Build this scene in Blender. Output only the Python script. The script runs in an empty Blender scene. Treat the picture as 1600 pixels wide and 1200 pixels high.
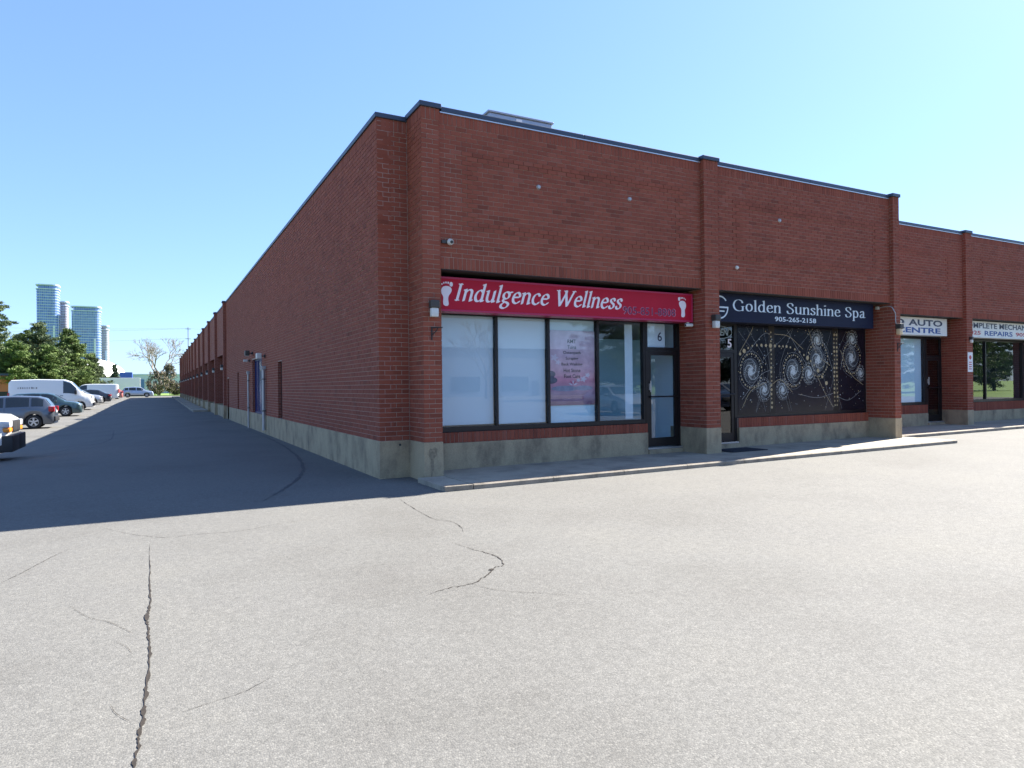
import bpy, bmesh, math, random
import numpy as np
from mathutils import Vector, Matrix
random.seed(7); rng = np.random.default_rng(7)
SC = bpy.context.scene
COL = SC.collection
R = math.radians

# ------------------------------------------------------------------ camera
CAM = np.array([-3.405, -11.301, 1.575])
def cam_axes(yaw=27.922, pitch=0.178, roll=-0.654):
    y, p, r = R(yaw), R(pitch), R(roll)
    F = np.array([math.sin(y)*math.cos(p), math.cos(y)*math.cos(p), math.sin(p)])
    R0 = np.array([math.cos(y), -math.sin(y), 0]); U0 = np.cross(R0, F)
    Rt = math.cos(r)*R0 + math.sin(r)*U0
    return F, Rt, np.cross(Rt, F)
CF, CR, CU = cam_axes()
cd = bpy.data.cameras.new('camera'); cam = bpy.data.objects.new('camera', cd); COL.objects.link(cam)
cd.sensor_width = 36; cd.lens = 1052.38/1600*36; cd.clip_start = .05; cd.clip_end = 8000
M = Matrix.Identity(4)
for i in range(3):
    M[i][0], M[i][1], M[i][2], M[i][3] = CR[i], CU[i], -CF[i], CAM[i]
cam.matrix_world = M
SC.camera = cam

# ------------------------------------------------------------------ sky, sun, exposure
SUN = Vector((1.14, .187, 1.0)).normalized()
SUN_EL = math.asin(SUN.z); SUN_AZ = math.atan2(SUN.x, SUN.y)
W = bpy.data.worlds.new('World'); SC.world = W; W.use_nodes = True
wn = W.node_tree
bgn = wn.nodes['Background']
sky = wn.nodes.new('ShaderNodeTexSky'); sky.sky_type = 'NISHITA'; sky.sun_disc = False
sky.sun_elevation = SUN_EL; sky.sun_rotation = SUN_AZ
sky.altitude = 150; sky.air_density = 1.0; sky.dust_density = .45; sky.ozone_density = 4.0
wb = wn.nodes.new('ShaderNodeMix'); wb.data_type = 'RGBA'; wb.blend_type = 'MULTIPLY'; wb.inputs[0].default_value = 1   # camera white balance
wb.inputs[7].default_value = (.66, .84, 1.16, 1)
gm = wn.nodes.new('ShaderNodeGamma'); gm.inputs[1].default_value = .64      # camera highlight roll-off, over the whole sky alike
wn.links.new(sky.outputs[0], gm.inputs[0]); wn.links.new(gm.outputs[0], wb.inputs[6]); wn.links.new(wb.outputs[2], bgn.inputs[0]); bgn.inputs[1].default_value = .108
sd = bpy.data.lights.new('sun', 'SUN'); sd.energy = 5.0; sd.angle = R(.53); sd.color = (1, .945, .86)
so = bpy.data.objects.new('sun', sd); COL.objects.link(so)
so.rotation_euler = (-SUN).to_track_quat('-Z', 'Y').to_euler(); so.location = (20, 5, 30)
SC.view_settings.view_transform = 'Standard'; SC.view_settings.look = 'None'
SC.view_settings.gamma = 1; SC.view_settings.use_curve_mapping = False
SC.view_settings.exposure = 2.0
SC.cycles.max_bounces = 8; SC.cycles.transparent_max_bounces = 12
SC.cycles.caustics_reflective = False; SC.cycles.caustics_refractive = False

# ------------------------------------------------------------------ material helpers
def newmat(name):
    m = bpy.data.materials.new(name); m.use_nodes = True
    return m, m.node_tree, m.node_tree.nodes['Principled BSDF']
def N(nt, t, **k):
    n = nt.nodes.new(t)
    for a, b in k.items():
        if a in n.inputs: n.inputs[a].default_value = b
        else: setattr(n, a, b)
    return n
def L(nt, a, b): nt.links.new(a, b)
def rgba(c): return (c[0], c[1], c[2], 1)
def plain(name, col, rough=.6, metal=0, spec=.5, noise=0, scale=8, bump=0, bscale=60, coat=0):
    m, nt, b = newmat(name)
    b.inputs['Roughness'].default_value = rough; b.inputs['Metallic'].default_value = metal
    b.inputs['Specular IOR Level'].default_value = spec; b.inputs['Base Color'].default_value = rgba(col)
    if coat: b.inputs['Coat Weight'].default_value = coat; b.inputs['Coat Roughness'].default_value = .04
    if noise or bump: co = N(nt, 'ShaderNodeNewGeometry')
    if noise:
        n = N(nt, 'ShaderNodeTexNoise', Scale=scale, Detail=6, Roughness=.6); L(nt, co.outputs['Position'], n.inputs['Vector'])
        r = N(nt, 'ShaderNodeMapRange'); r.inputs[1].default_value = .25; r.inputs[2].default_value = .75
        r.inputs[3].default_value = 1-noise; r.inputs[4].default_value = 1+noise; L(nt, n.outputs[0], r.inputs[0])
        x = N(nt, 'ShaderNodeMix', data_type='RGBA', blend_type='MULTIPLY'); x.inputs[0].default_value = 1
        x.inputs[6].default_value = rgba(col); L(nt, r.outputs[0], x.inputs[7]); L(nt, x.outputs[2], b.inputs['Base Color'])
    if bump:
        n2 = N(nt, 'ShaderNodeTexNoise', Scale=bscale, Detail=4); L(nt, co.outputs['Position'], n2.inputs['Vector'])
        bp = N(nt, 'ShaderNodeBump', Strength=bump, Distance=.01); L(nt, n2.outputs[0], bp.inputs['Height']); L(nt, bp.outputs[0], b.inputs['Normal'])
    return m
def ramp(nt, stops):
    r = N(nt, 'ShaderNodeValToRGB'); e = r.color_ramp.elements
    while len(e) < len(stops): e.new(.5)
    for i, (p, c) in enumerate(stops): e[i].position = p; e[i].color = rgba(c)
    return r
def mix(nt, fac, a, b, mode='MIX'):
    x = N(nt, 'ShaderNodeMix', data_type='RGBA', blend_type=mode)
    for s, v in ((0, fac), (6, a), (7, b)):
        if hasattr(v, 'is_linked'): L(nt, v, x.inputs[s])
        elif s == 0: x.inputs[0].default_value = v
        else: x.inputs[s].default_value = rgba(v)
    return x.outputs[2]

BR = [(0, (.19, .053, .032)), (.1, (.235, .064, .038)), (.6, (.26, .071, .042)), (.92, (.28, .079, .047)), (1, (.27, .088, .058))]
def brick_mat(name, src):
    m, nt, b = newmat(name); b.inputs['Roughness'].default_value = .82; b.inputs['Specular IOR Level'].default_value = .25
    if src == 'attr': v = N(nt, 'ShaderNodeAttribute', attribute_name='bv').outputs['Fac']
    else: v = N(nt, 'ShaderNodeObjectInfo').outputs['Random']
    g = N(nt, 'ShaderNodeNewGeometry')
    rp = ramp(nt, BR); L(nt, v, rp.inputs[0])
    n = N(nt, 'ShaderNodeTexNoise', Scale=.9, Detail=7, Roughness=.62); L(nt, g.outputs['Position'], n.inputs['Vector'])
    st = ramp(nt, [(.3, (.91, .90, .90)), (.5, (1, 1, 1)), (.72, (1.06, 1.06, 1.05))]); L(nt, n.outputs[0], st.inputs[0])
    f = N(nt, 'ShaderNodeTexNoise', Scale=70, Detail=4, Roughness=.7); L(nt, g.outputs['Position'], f.inputs['Vector'])
    fr = ramp(nt, [(.3, (.88, .88, .88)), (.7, (1.1, 1.1, 1.1))]); L(nt, f.outputs[0], fr.inputs[0])
    c = mix(nt, 1.0, rp.outputs[0], st.outputs[0], 'MULTIPLY'); c = mix(nt, 1.0, c, fr.outputs[0], 'MULTIPLY')
    L(nt, c, b.inputs['Base Color'])
    bp = N(nt, 'ShaderNodeBump', Strength=.35, Distance=.004); L(nt, f.outputs[0], bp.inputs['Height']); L(nt, bp.outputs[0], b.inputs['Normal'])
    return m
def brick_far_mat():
    m, nt, b = newmat('brick_far'); b.inputs['Roughness'].default_value = .85; b.inputs['Specular IOR Level'].default_value = .25
    g = N(nt, 'ShaderNodeNewGeometry'); s = N(nt, 'ShaderNodeSeparateXYZ'); L(nt, g.outputs['Position'], s.inputs[0])
    a = N(nt, 'ShaderNodeMath', operation='ADD'); L(nt, s.outputs[0], a.inputs[0]); L(nt, s.outputs[1], a.inputs[1])
    c = N(nt, 'ShaderNodeCombineXYZ'); L(nt, a.outputs[0], c.inputs[0]); L(nt, s.outputs[2], c.inputs[1])
    t = N(nt, 'ShaderNodeTexBrick'); L(nt, c.outputs[0], t.inputs['Vector'])
    t.offset = .5; t.squash = 1
    for k, v in (('Scale', 1), ('Mortar Size', .005), ('Brick Width', .203), ('Row Height', .0813), ('Bias', 0)): t.inputs[k].default_value = v
    t.inputs['Color1'].default_value = rgba((.22, .060, .036)); t.inputs['Color2'].default_value = rgba((.27, .076, .046)); t.inputs['Mortar'].default_value = rgba((.34, .22, .18))
    L(nt, t.outputs[0], b.inputs['Base Color'])
    return m
def stained(name, base, dark, rough=.85, scale=1.2, streak=True, bump=.3):
    m, nt, b = newmat(name); b.inputs['Roughness'].default_value = rough; b.inputs['Specular IOR Level'].default_value = .3
    g = N(nt, 'ShaderNodeNewGeometry')
    mp = N(nt, 'ShaderNodeMapping'); mp.inputs['Scale'].default_value = (1, 1, .55 if streak else 1); L(nt, g.outputs['Position'], mp.inputs[0])
    n = N(nt, 'ShaderNodeTexNoise', Scale=scale*2, Detail=8, Roughness=.65); L(nt, mp.outputs[0], n.inputs['Vector'])
    r = ramp(nt, [(.33, dark), (.52, base), (.75, tuple(min(1, x*1.18) for x in base))]); L(nt, n.outputs[0], r.inputs[0])
    f = N(nt, 'ShaderNodeTexNoise', Scale=45, Detail=6, Roughness=.7); L(nt, g.outputs['Position'], f.inputs['Vector'])
    fr = ramp(nt, [(.3, (.82, .82, .82)), (.7, (1.12, 1.12, 1.12))]); L(nt, f.outputs[0], fr.inputs[0])
    L(nt, mix(nt, 1.0, r.outputs[0], fr.outputs[0], 'MULTIPLY'), b.inputs['Base Color'])
    bp = N(nt, 'ShaderNodeBump', Strength=bump, Distance=.006); L(nt, f.outputs[0], bp.inputs['Height']); L(nt, bp.outputs[0], b.inputs['Normal'])
    return m
def asphalt_mat():
    m, nt, b = newmat('asphalt'); b.inputs['Roughness'].default_value = .9; b.inputs['Specular IOR Level'].default_value = .3
    g = N(nt, 'ShaderNodeNewGeometry')
    v = N(nt, 'ShaderNodeTexVoronoi', Scale=115, feature='F1'); L(nt, g.outputs['Position'], v.inputs['Vector'])
    s = N(nt, 'ShaderNodeSeparateColor'); L(nt, v.outputs['Color'], s.inputs[0])
    st = ramp(nt, [(0, (.104, .102, .095)), (.35, (.124, .1215, .1125)), (.75, (.142, .1385, .128)), (1, (.178, .173, .158))]); L(nt, s.outputs[0], st.inputs[0])
    d = ramp(nt, [(.0, (1.08, 1.08, 1.08)), (.7, (.97, .97, .97)), (1, (.8, .8, .8))]); L(nt, v.outputs['Distance'], d.inputs[0])
    c = mix(nt, .8, st.outputs[0], d.outputs[0], 'MULTIPLY')
    n = N(nt, 'ShaderNodeTexNoise', Scale=.35, Detail=8, Roughness=.62); L(nt, g.outputs['Position'], n.inputs['Vector'])
    pr = ramp(nt, [(.3, (.84, .83, .82)), (.5, (1, 1, 1)), (.72, (1.10, 1.09, 1.06))]); L(nt, n.outputs[0], pr.inputs[0])
    c = mix(nt, 1.0, c, pr.outputs[0], 'MULTIPLY')
    n3 = N(nt, 'ShaderNodeTexNoise', Scale=14, Detail=5, Roughness=.7); L(nt, g.outputs['Position'], n3.inputs['Vector'])
    p3 = ramp(nt, [(.3, (.86, .86, .86)), (.7, (1.1, 1.1, 1.1))]); L(nt, n3.outputs[0], p3.inputs[0])
    c = mix(nt, 1.0, c, p3.outputs[0], 'MULTIPLY')
    # driveway along the side wall keeps this same asphalt colour, no separate patch
    L(nt, c, b.inputs['Base Color'])
    h = N(nt, 'ShaderNodeMath', operation='MULTIPLY_ADD'); L(nt, v.outputs['Distance'], h.inputs[0]); h.inputs[1].default_value = -1; L(nt, n3.outputs[0], h.inputs[2])
    bp = N(nt, 'ShaderNodeBump', Strength=.35, Distance=.006); L(nt, h.outputs[0], bp.inputs['Height']); L(nt, bp.outputs[0], b.inputs['Normal'])
    return m
def glass_mat(name, tint=(.9, .96, 1), refl=1.0, rough=0.0):
    m = bpy.data.materials.new(name); m.use_nodes = True; nt = m.node_tree; nt.nodes.clear()
    o = N(nt, 'ShaderNodeOutputMaterial'); t = N(nt, 'ShaderNodeBsdfTransparent'); t.inputs[0].default_value = rgba(tint)
    gl = N(nt, 'ShaderNodeBsdfGlossy'); gl.inputs['Roughness'].default_value = rough; gl.inputs[0].default_value = (1, 1, 1, 1)
    f = N(nt, 'ShaderNodeFresnel', IOR=1.52); mu = N(nt, 'ShaderNodeMath', operation='MULTIPLY'); mu.use_clamp = True
    ge = N(nt, 'ShaderNodeNewGeometry'); bf = N(nt, 'ShaderNodeMath', operation='SUBTRACT'); bf.inputs[0].default_value = 1; L(nt, ge.outputs['Backfacing'], bf.inputs[1])
    bm_ = N(nt, 'ShaderNodeMath', operation='MULTIPLY'); L(nt, bf.outputs[0], bm_.inputs[0]); bm_.inputs[1].default_value = 1.7*refl     # outer face carries both reflections of the sheet
    L(nt, f.outputs[0], mu.inputs[0]); L(nt, bm_.outputs[0], mu.inputs[1])
    x = N(nt, 'ShaderNodeMixShader'); L(nt, mu.outputs[0], x.inputs[0]); L(nt, t.outputs[0], x.inputs[1]); L(nt, gl.outputs[0], x.inputs[2])
    L(nt, x.outputs[0], o.inputs[0])
    return m
def leaf_mat(name, cols, scale=1.2):
    m, nt, b = newmat(name); b.inputs['Roughness'].default_value = .7; b.inputs['Specular IOR Level'].default_value = .25
    g = N(nt, 'ShaderNodeNewGeometry')
    n = N(nt, 'ShaderNodeTexNoise', Scale=scale, Detail=4); L(nt, g.outputs['Position'], n.inputs['Vector'])
    r = ramp(nt, [(.3, cols[0]), (.52, cols[1]), (.75, cols[2])]); L(nt, n.outputs[0], r.inputs[0])
    q = N(nt, 'ShaderNodeMapRange'); L(nt, g.outputs['Random Per Island'], q.inputs[0]); q.inputs[3].default_value = .7; q.inputs[4].default_value = 1.3
    L(nt, mix(nt, 1.0, r.outputs[0], q.outputs[0], 'MULTIPLY'), b.inputs['Base Color'])
    b.inputs['Transmission Weight'].default_value = 0
    b.inputs['Subsurface Weight'].default_value = 0
    return m

MT = {}
MT['brick'] = brick_mat('brick', 'attr'); MT['brick1'] = brick_mat('brick_single', 'obj'); MT['brick_far'] = brick_far_mat()
MT['mortar'] = plain('mortar', (.45, .335, .275), .95, noise=.2, scale=6)
MT['plinth'] = stained('plinth_concrete', (.40, .32, .205), (.215, .17, .115))
MT['walk'] = stained('walk_concrete', (.34, .30, .235), (.23, .205, .165), streak=False, scale=.8)
MT['kerb'] = stained('kerb_concrete', (.30, .26, .205), (.19, .165, .13), streak=False, scale=2)
MT['asphalt'] = asphalt_mat()
MT['crack'] = plain('crack_dirt', (.020, .0145, .010), .95, noise=.5, scale=25)
MT['seam'] = plain('tar_seam', (.05, .05, .052), .8, noise=.3, scale=9)
MT['grass'] = leaf_mat('grass', [(.10, .17, .03), (.15, .24, .045), (.20, .28, .07)], .3)
MT['cap'] = plain('cap_metal', (.045, .06, .09), .42, metal=.3, noise=.15, scale=2)
MT['roof'] = plain('roof_gravel', (.16, .155, .15), .95, noise=.25, scale=3, bump=.3)
MT['frame'] = plain('bronze_frame', (.018, .016, .017), .38, metal=.35, noise=.2, scale=5)
MT['alu'] = plain('aluminium', (.55, .56, .57), .35, metal=.8)
MT['glass'] = glass_mat('shop_glass')
MT['glass_dark'] = glass_mat('tinted_glass', (.42, .50, .55), 1.0)
MT['blind'] = plain('roller_blind', (.80, .82, .80), .9)
MT['film'] = plain('frost_film', (.74, .84, .84), .85)
MT['room'] = plain('room_wall', (.42, .43, .42), .9)
MT['room_pale'] = plain('room_wall_pale', (.78, .82, .82), .9)
MT['room_dark'] = plain('room_wall_dark', (.10, .10, .11), .9)
MT['sheet_dark'] = plain('dark_bulkhead', (.03, .026, .024), .7, noise=.3, scale=4)
MT['red'] = plain('sign_red', (.44, .010, .032), .5, spec=.2, noise=.06, scale=3)
MT['red_trim'] = plain('sign_red_trim', (.42, .03, .09), .35, spec=.3)
MT['letter_white'] = plain('letter_white', (.82, .74, .76), .4)
MT['purple'] = plain('letter_purple', (.075, .012, .06), .45)
MT['pink_line'] = plain('letter_outline', (.52, .13, .2), .45)
MT['navy'] = plain('sign_navy', (.007, .010, .030), .5, spec=.18, noise=.15, scale=2)
MT['letter_silver'] = plain('letter_silver', (.62, .70, .74), .35)
MT['sign_white'] = plain('sign_white', (.72, .72, .66), .4, noise=.08, scale=3)
MT['letter_blue'] = plain('letter_blue', (.02, .075, .26), .5)
MT['letter_grey'] = plain('letter_dark_grey', (.035, .045, .085), .5)
MT['letter_red'] = plain('letter_red', (.45, .04, .06), .5)
MT['black'] = plain('black_print', (.02, .02, .022), .5)
MT['lamp_body'] = plain('lamp_body', (.06, .055, .05), .5, metal=.3)
MT['lamp_lens'] = plain('lamp_lens', (.62, .62, .58), .25)
MT['lamp_amber'] = plain('lamp_lens_old', (.66, .50, .30), .3)
MT['iron'] = plain('black_iron', (.02, .018, .017), .6)
MT['conduit'] = plain('grey_conduit', (.42, .42, .42), .45, metal=.4)
MT['white_plastic'] = plain('white_plastic', (.62, .62, .58), .4)
MT['mat'] = plain('door_mat', (.014, .017, .026), .95, noise=.3, scale=20)
MT['tyre'] = plain('tyre', (.016, .016, .017), .85)
MT['rim'] = plain('rim', (.5, .51, .53), .3, metal=.8)
MT['under'] = plain('underbody', (.012, .012, .013), .8)
MT['vglass'] = plain('car_glass', (.012, .017, .022), .06, spec=.7)
MT['tail'] = plain('tail_lamp', (.42, .012, .016), .2)
MT['headl'] = plain('head_lamp', (.55, .57, .6), .12, spec=.8)
MT['amber'] = plain('amber_lamp', (.75, .26, .03), .2)
MT['blackp'] = plain('black_trim', (.022, .022, .024), .55)
MT['plate'] = plain('number_plate', (.65, .67, .72), .5)
MT['bark'] = plain('bark', (.12, .09, .07), .95, noise=.3, scale=5)
MT['bark_pale'] = plain('bark_pale', (.24, .20, .175), .95, noise=.3, scale=5)
MT['pine'] = leaf_mat('pine_needles', [(.055, .09, .024), (.10, .15, .036), (.15, .20, .055)], 1.1)
MT['pine_b'] = leaf_mat('pine_needles_blue', [(.055, .085, .04), (.095, .13, .055), (.145, .18, .08)], 1.1)
MT['spruce'] = leaf_mat('spruce_needles', [(.018, .035, .022), (.032, .055, .033), (.05, .08, .05)], .6)
MT['shrub'] = leaf_mat('shrub_leaves', [(.07, .062, .045), (.12, .10, .07), (.18, .15, .11)], .6)

# ------------------------------------------------------------------ mesh helpers
class MB:
    def __init__(s): s.v = []; s.f = []; s.mi = []; s.cur = 0
    def add(s, vs, fs):
        o = len(s.v); s.v += [tuple(map(float, p)) for p in vs]
        for f in fs: s.f.append(tuple(i+o for i in f)); s.mi.append(s.cur)
    def box(s, a, b):
        (x0, y0, z0), (x1, y1, z1) = a, b
        s.add([(x0,y0,z0),(x1,y0,z0),(x1,y1,z0),(x0,y1,z0),(x0,y0,z1),(x1,y0,z1),(x1,y1,z1),(x0,y1,z1)],
              [(0,3,2,1),(4,5,6,7),(0,1,5,4),(1,2,6,5),(2,3,7,6),(3,0,4,7)])
    def bevbox(s, a, b, r=.01):
        bm = bmesh.new(); bmesh.ops.create_cube(bm, size=1)
        sx, sy, sz = (b[i]-a[i] for i in range(3))
        for v in bm.verts: v.co = Vector((a[0]+(v.co.x+.5)*sx, a[1]+(v.co.y+.5)*sy, a[2]+(v.co.z+.5)*sz))
        bmesh.ops.bevel(bm, geom=bm.edges[:], offset=min(r, sx*.45, sy*.45, sz*.45), segments=2, affect='EDGES', profile=.6)
        bm.verts.index_update(); s.add([v.co[:] for v in bm.verts], [[v.index for v in f.verts] for f in bm.faces]); bm.free()
    def quad(s, *p): s.add(p, [tuple(range(len(p)))])
    def tube(s, pts, rad, n=8, cap=True):
        pts = [Vector(p) for p in pts]; rs = rad if hasattr(rad, '__len__') else [rad]*len(pts)
        vs = []; up = None
        for i, p in enumerate(pts):
            d = (pts[min(i+1, len(pts)-1)] - pts[max(i-1, 0)]).normalized()
            if up is None or abs(up.dot(d)) > .98: up = Vector((0, 0, 1)) if abs(d.z) < .9 else Vector((1, 0, 0))
            a = d.cross(up).normalized(); b = d.cross(a).normalized(); up = b.cross(d) if False else up
            for k in range(n):
                t = 2*math.pi*k/n; vs.append(p + (a*math.cos(t)+b*math.sin(t))*rs[i])
        fs = [(i*n+k, i*n+(k+1) % n, (i+1)*n+(k+1) % n, (i+1)*n+k) for i in range(len(pts)-1) for k in range(n)]
        if cap: fs += [tuple(range(n))[::-1], tuple((len(pts)-1)*n+k for k in range(n))]
        s.add(vs, fs)
    def disc(s, c, ax, r0, depth, n=20, r1=None):
        c = Vector(c); ax = Vector(ax).normalized(); s.tube([c, c+ax*depth], [r0, r1 if r1 is not None else r0], n)
    def build(s, name, mat, parent=None, smooth=None, loc=None):
        me = bpy.data.meshes.new(name); me.from_pydata(s.v, [], s.f)
        ms = mat if isinstance(mat, (list, tuple)) else [mat]
        for m in ms: me.materials.append(MT[m] if isinstance(m, str) else m)
        if len(ms) > 1: me.polygons.foreach_set('material_index', s.mi)
        if smooth is not None:
            me.polygons.foreach_set('use_smooth', [True]*len(me.polygons)); me.set_sharp_from_angle(angle=R(smooth))
        me.update(); o = bpy.data.objects.new(name, me); COL.objects.link(o)
        if parent: o.parent = parent
        if loc: o.location = loc
        return o
def empty(name, loc=(0,0,0), rz=0):
    o = bpy.data.objects.new(name, None); COL.objects.link(o); o.location = loc; o.rotation_euler = (0,0,rz); o.empty_display_size = .3
    return o
def tag(o, label=None, cat=None, group=None, kind=None):
    if label: o['label'] = label
    if cat: o['category'] = cat
    if group: o['group'] = group
    if kind: o['kind'] = kind
    return o
def copy_tree(o, parent=None):
    c = o.copy(); COL.objects.link(c); c.parent = parent
    for k in [h for h in list(COL.objects) if h.parent == o]: copy_tree(k, c)
    return c

# ------------------------------------------------------------------ terrain height
def ss(t): t = np.clip(t, 0, 1); return t*t*(3-2*t)
def gz(x, y):
    return .005*np.clip(x, 0, 30) + .45*ss((y-25)/85) - .33*ss((-x-2)/5)*ss((y-2)/16)*(1-ss((y-40)/30))
def G(x, y): return float(gz(x, y))
def sheet(name, xs, ys, mat, dz=0, skip=None):
    xs = np.array(xs); ys = np.array(ys); X, Y = np.meshgrid(xs, ys, indexing='ij'); Z = gz(X, Y)+dz
    nx, ny = len(xs), len(ys)
    v = np.stack([X, Y, Z], -1).reshape(-1, 3)
    f = [(i*ny+j, (i+1)*ny+j, (i+1)*ny+j+1, i*ny+j+1) for i in range(nx-1) for j in range(ny-1)]
    m = MB(); m.v = [tuple(map(float, p)) for p in v]; m.f = f; m.mi = [0]*len(f)
    return m.build(name, mat, smooth=60)
far = [-4000, -2000, -900, -400, -200, -120, -80]
tag(sheet('ground', far+[-60, -48, -40, -30, -22]+list(range(-15, 62, 1))+[80, 120, 200, 400, 900, 2000, 4000], [-4000, -1500, -500, -200, -120, -90]+[-80]+list(range(-72, 132, 1))+[140, 160, 180, 200, 240, 400, 800, 1500, 3000, 6000], 'grass', -.07), kind='structure')
lot = tag(sheet('parking_lot', list(np.arange(-15, 62, 1.0)), list(np.arange(-72, 131, 1.0)), 'asphalt'), kind='structure')
tag(sheet('side_parking', [-48, -40, -30, -22, -15.0], list(np.arange(-72, 63, 1.0)), 'asphalt', -.006), kind='structure')

def catmull(pts, k=8):
    P = [np.array(p, float) for p in pts]; P = [2*P[0]-P[1]] + P + [2*P[-1]-P[-2]]; out = []
    for i in range(1, len(P)-2):
        for j in range(k):
            t = j/k; a, b, c, d = P[i-1:i+3]
            out.append(.5*((2*b)+(-a+c)*t+(2*a-5*b+4*c-d)*t*t+(-a+3*b-3*c+d)*t**3))
    return out+[P[-2]]
def ribbon(name, pts, w, mat, jag=.3, dz=.004, k=14, taper=True, parent=lot):
    pl = catmull(pts, k); m = MB(); vs = []; nn = len(pl); off = 0
    for i, p in enumerate(pl):
        d = pl[min(i+1, nn-1)]-pl[max(i-1, 0)]; d = d/(np.hypot(*d)+1e-9); n = np.array([-d[1], d[0]])
        ww = w*(random.uniform(.25, 1.5) if jag else 1)*(min(1, 4*i/nn+.15, 4*(nn-1-i)/nn+.15) if taper else 1)
        off = .7*off + random.gauss(0, jag*w*.8)
        for s in (1, -1):
            q = p+n*(off+s*ww/2); vs.append((q[0], q[1], G(q[0], q[1])+dz))
    m.add(vs, [(2*i, 2*i+1, 2*i+3, 2*i+2) for i in range(nn-1)])
    return m.build(name, mat, parent)
CRK = {
 'A': ([(-3.47,-3.45),(-3.46,-4.8),(-3.45,-5.67),(-3.47,-6.02),(-3.45,-6.34),(-3.45,-6.7),(-3.46,-7.28),(-3.47,-7.65),(-3.49,-7.96),(-3.5,-8.4),(-3.52,-9.5)], .015),
 'B1': ([(-0.34,-1.93),(-0.41,-2.57),(-0.47,-3.23),(-0.48,-3.8),(-0.36,-4.0),(-0.39,-4.36),(-0.49,-4.64)], .008),
 'B2': ([(-0.77,-4.99),(-0.69,-5.41),(-0.64,-5.66),(-0.69,-6.0),(-0.84,-6.08),(-1.03,-6.28),(-1.21,-6.39),(-1.4,-6.41),(-1.61,-6.48)], .012),
 'B3': ([(-1.2,-6.37),(-1.13,-6.55),(-1.04,-6.7),(-0.85,-6.86),(-0.67,-7.02)], .004),
 'L1': ([(-3.95,-2.26),(-3.68,-2.77),(-3.49,-3.03),(-3.28,-3.23),(-3.07,-3.21),(-2.55,-3.26),(-2.11,-3.07),(-1.41,-2.95)], .006),
 'L2': ([(-4.54,-4.43),(-4.42,-4.08),(-4.31,-3.67),(-4.16,-3.27)], .005),
 'L3': ([(-3.99,-5.36),(-3.91,-5.57),(-3.82,-5.79),(-3.7,-5.95),(-3.58,-6.2),(-3.54,-6.31)], .003),
 'L4': ([(-3.64,-6.38),(-3.57,-6.54),(-3.54,-6.67)], .0025),
 'L5': ([(-3.32,-7.63),(-3.17,-7.59),(-3.01,-7.54),(-2.84,-7.41)], .003),
 'L6': ([(-3.62,-7.35),(-3.58,-7.5),(-3.52,-7.62)], .0025)}
for k, (p, w) in CRK.items(): ribbon('crack', p, w, 'crack', jag=.22 if k == 'A' else .5, dz=.004)
pm = MB()
for (x, y, rx, ry) in ((-3.47, -5.98, .016, .10), (-.87, -6.1, .028, .022)):
    pm.quad(*[(x+rx*math.cos(t)*random.uniform(.7, 1.2), y+ry*math.sin(t)*random.uniform(.7, 1.2), G(x, y)+.006) for t in np.linspace(0, 2*math.pi, 13)[:-1]])
pm.build('pothole', 'crack', lot)
ribbon('tar_seam', [(-0.33,17.36),(-0.22,11.26),(-0.39,6.29),(-0.71,3.18),(-1.07,1.37),(-1.61,-0.2),(-2.07,-1.3)], .07, 'seam', jag=.08)
ribbon('tar_seam', [(-6.25,11.17),(-5.61,13.98),(-4.88,16.74),(-5.08,24.31)], .09, 'seam', jag=.1)
ribbon('tar_seam', [(-3.69,17.88),(-1.36,19.23),(-.4,18.3)], .08, 'seam', jag=.1)

# ------------------------------------------------------------------ the brick building
H1, HP = 6.317, 6.347          # tops of wall and pilaster flashings
CAPH = .085
ZB = .65                       # top of concrete plinth
ZSP = 3.576                    # underside of spandrels
YS, YP, YP1, YW = -.695, -.794, -.725, .05
X1L, X1R, X2L, X2R, X3L, X3R = .54, .872, 6.741, 7.147, 13.119, 13.372
DY = 1.558
X4L, X4R = 19.273, 19.604
MOD, CRS, JT = .203, .0813, .0095
YEND, XEND = 106.0, 46.0
bld = tag(empty('commercial_building'), 'long single-storey red brick commercial building with concrete base and dark metal roof edge', 'building')
BR_ALL = []      # (corner, uvec, nvec, w, h, proud, parent)
def lay(o, u, n, width, z0, z1, parent, holes=(), mode='run', proud=None, course=None):
    """bricks on a vertical face: o = base point (x,y) on the face, u = direction along it, n = outward normal"""
    if mode == 'soldier':
        k = max(1, round(width/CRS)); bw = width/k
        for i in range(k): put(o, u, n, i*bw, (i+1)*bw, z0, z1, parent, holes, proud)
        return
    nc = max(1, round((z1-z0)/CRS)); ch = (z1-z0)/nc
    for j in range(nc):
        a = z0+j*ch; s = -MOD/2 if j % 2 else 0.0
        while s < width-1e-4:
            e = min(s+MOD, width); b = max(s, 0)
            if width-e < .05: e = width
            put(o, u, n, b, e, a, a+ch, parent, holes, proud)
            if e == width: break
            s += MOD
def put(o, u, n, a, b, z0, z1, parent, holes, proud):
    for (h0, h1, hz0, hz1) in holes:
        if z1 > hz0+.02 and z0 < hz1-.02 and b > h0+.001 and a < h1-.001:
            if a < h0-.04: b = h0
            elif b > h1+.04: a = h1
            else: return
    g = JT/2
    p = random.gauss(0, .0008) + (proud((a+b)/2, (z0+z1)/2) if proud else 0)
    BR_ALL.append((o, u, n, a+g, b-g, z0+g, z1-g, p, parent))
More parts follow.
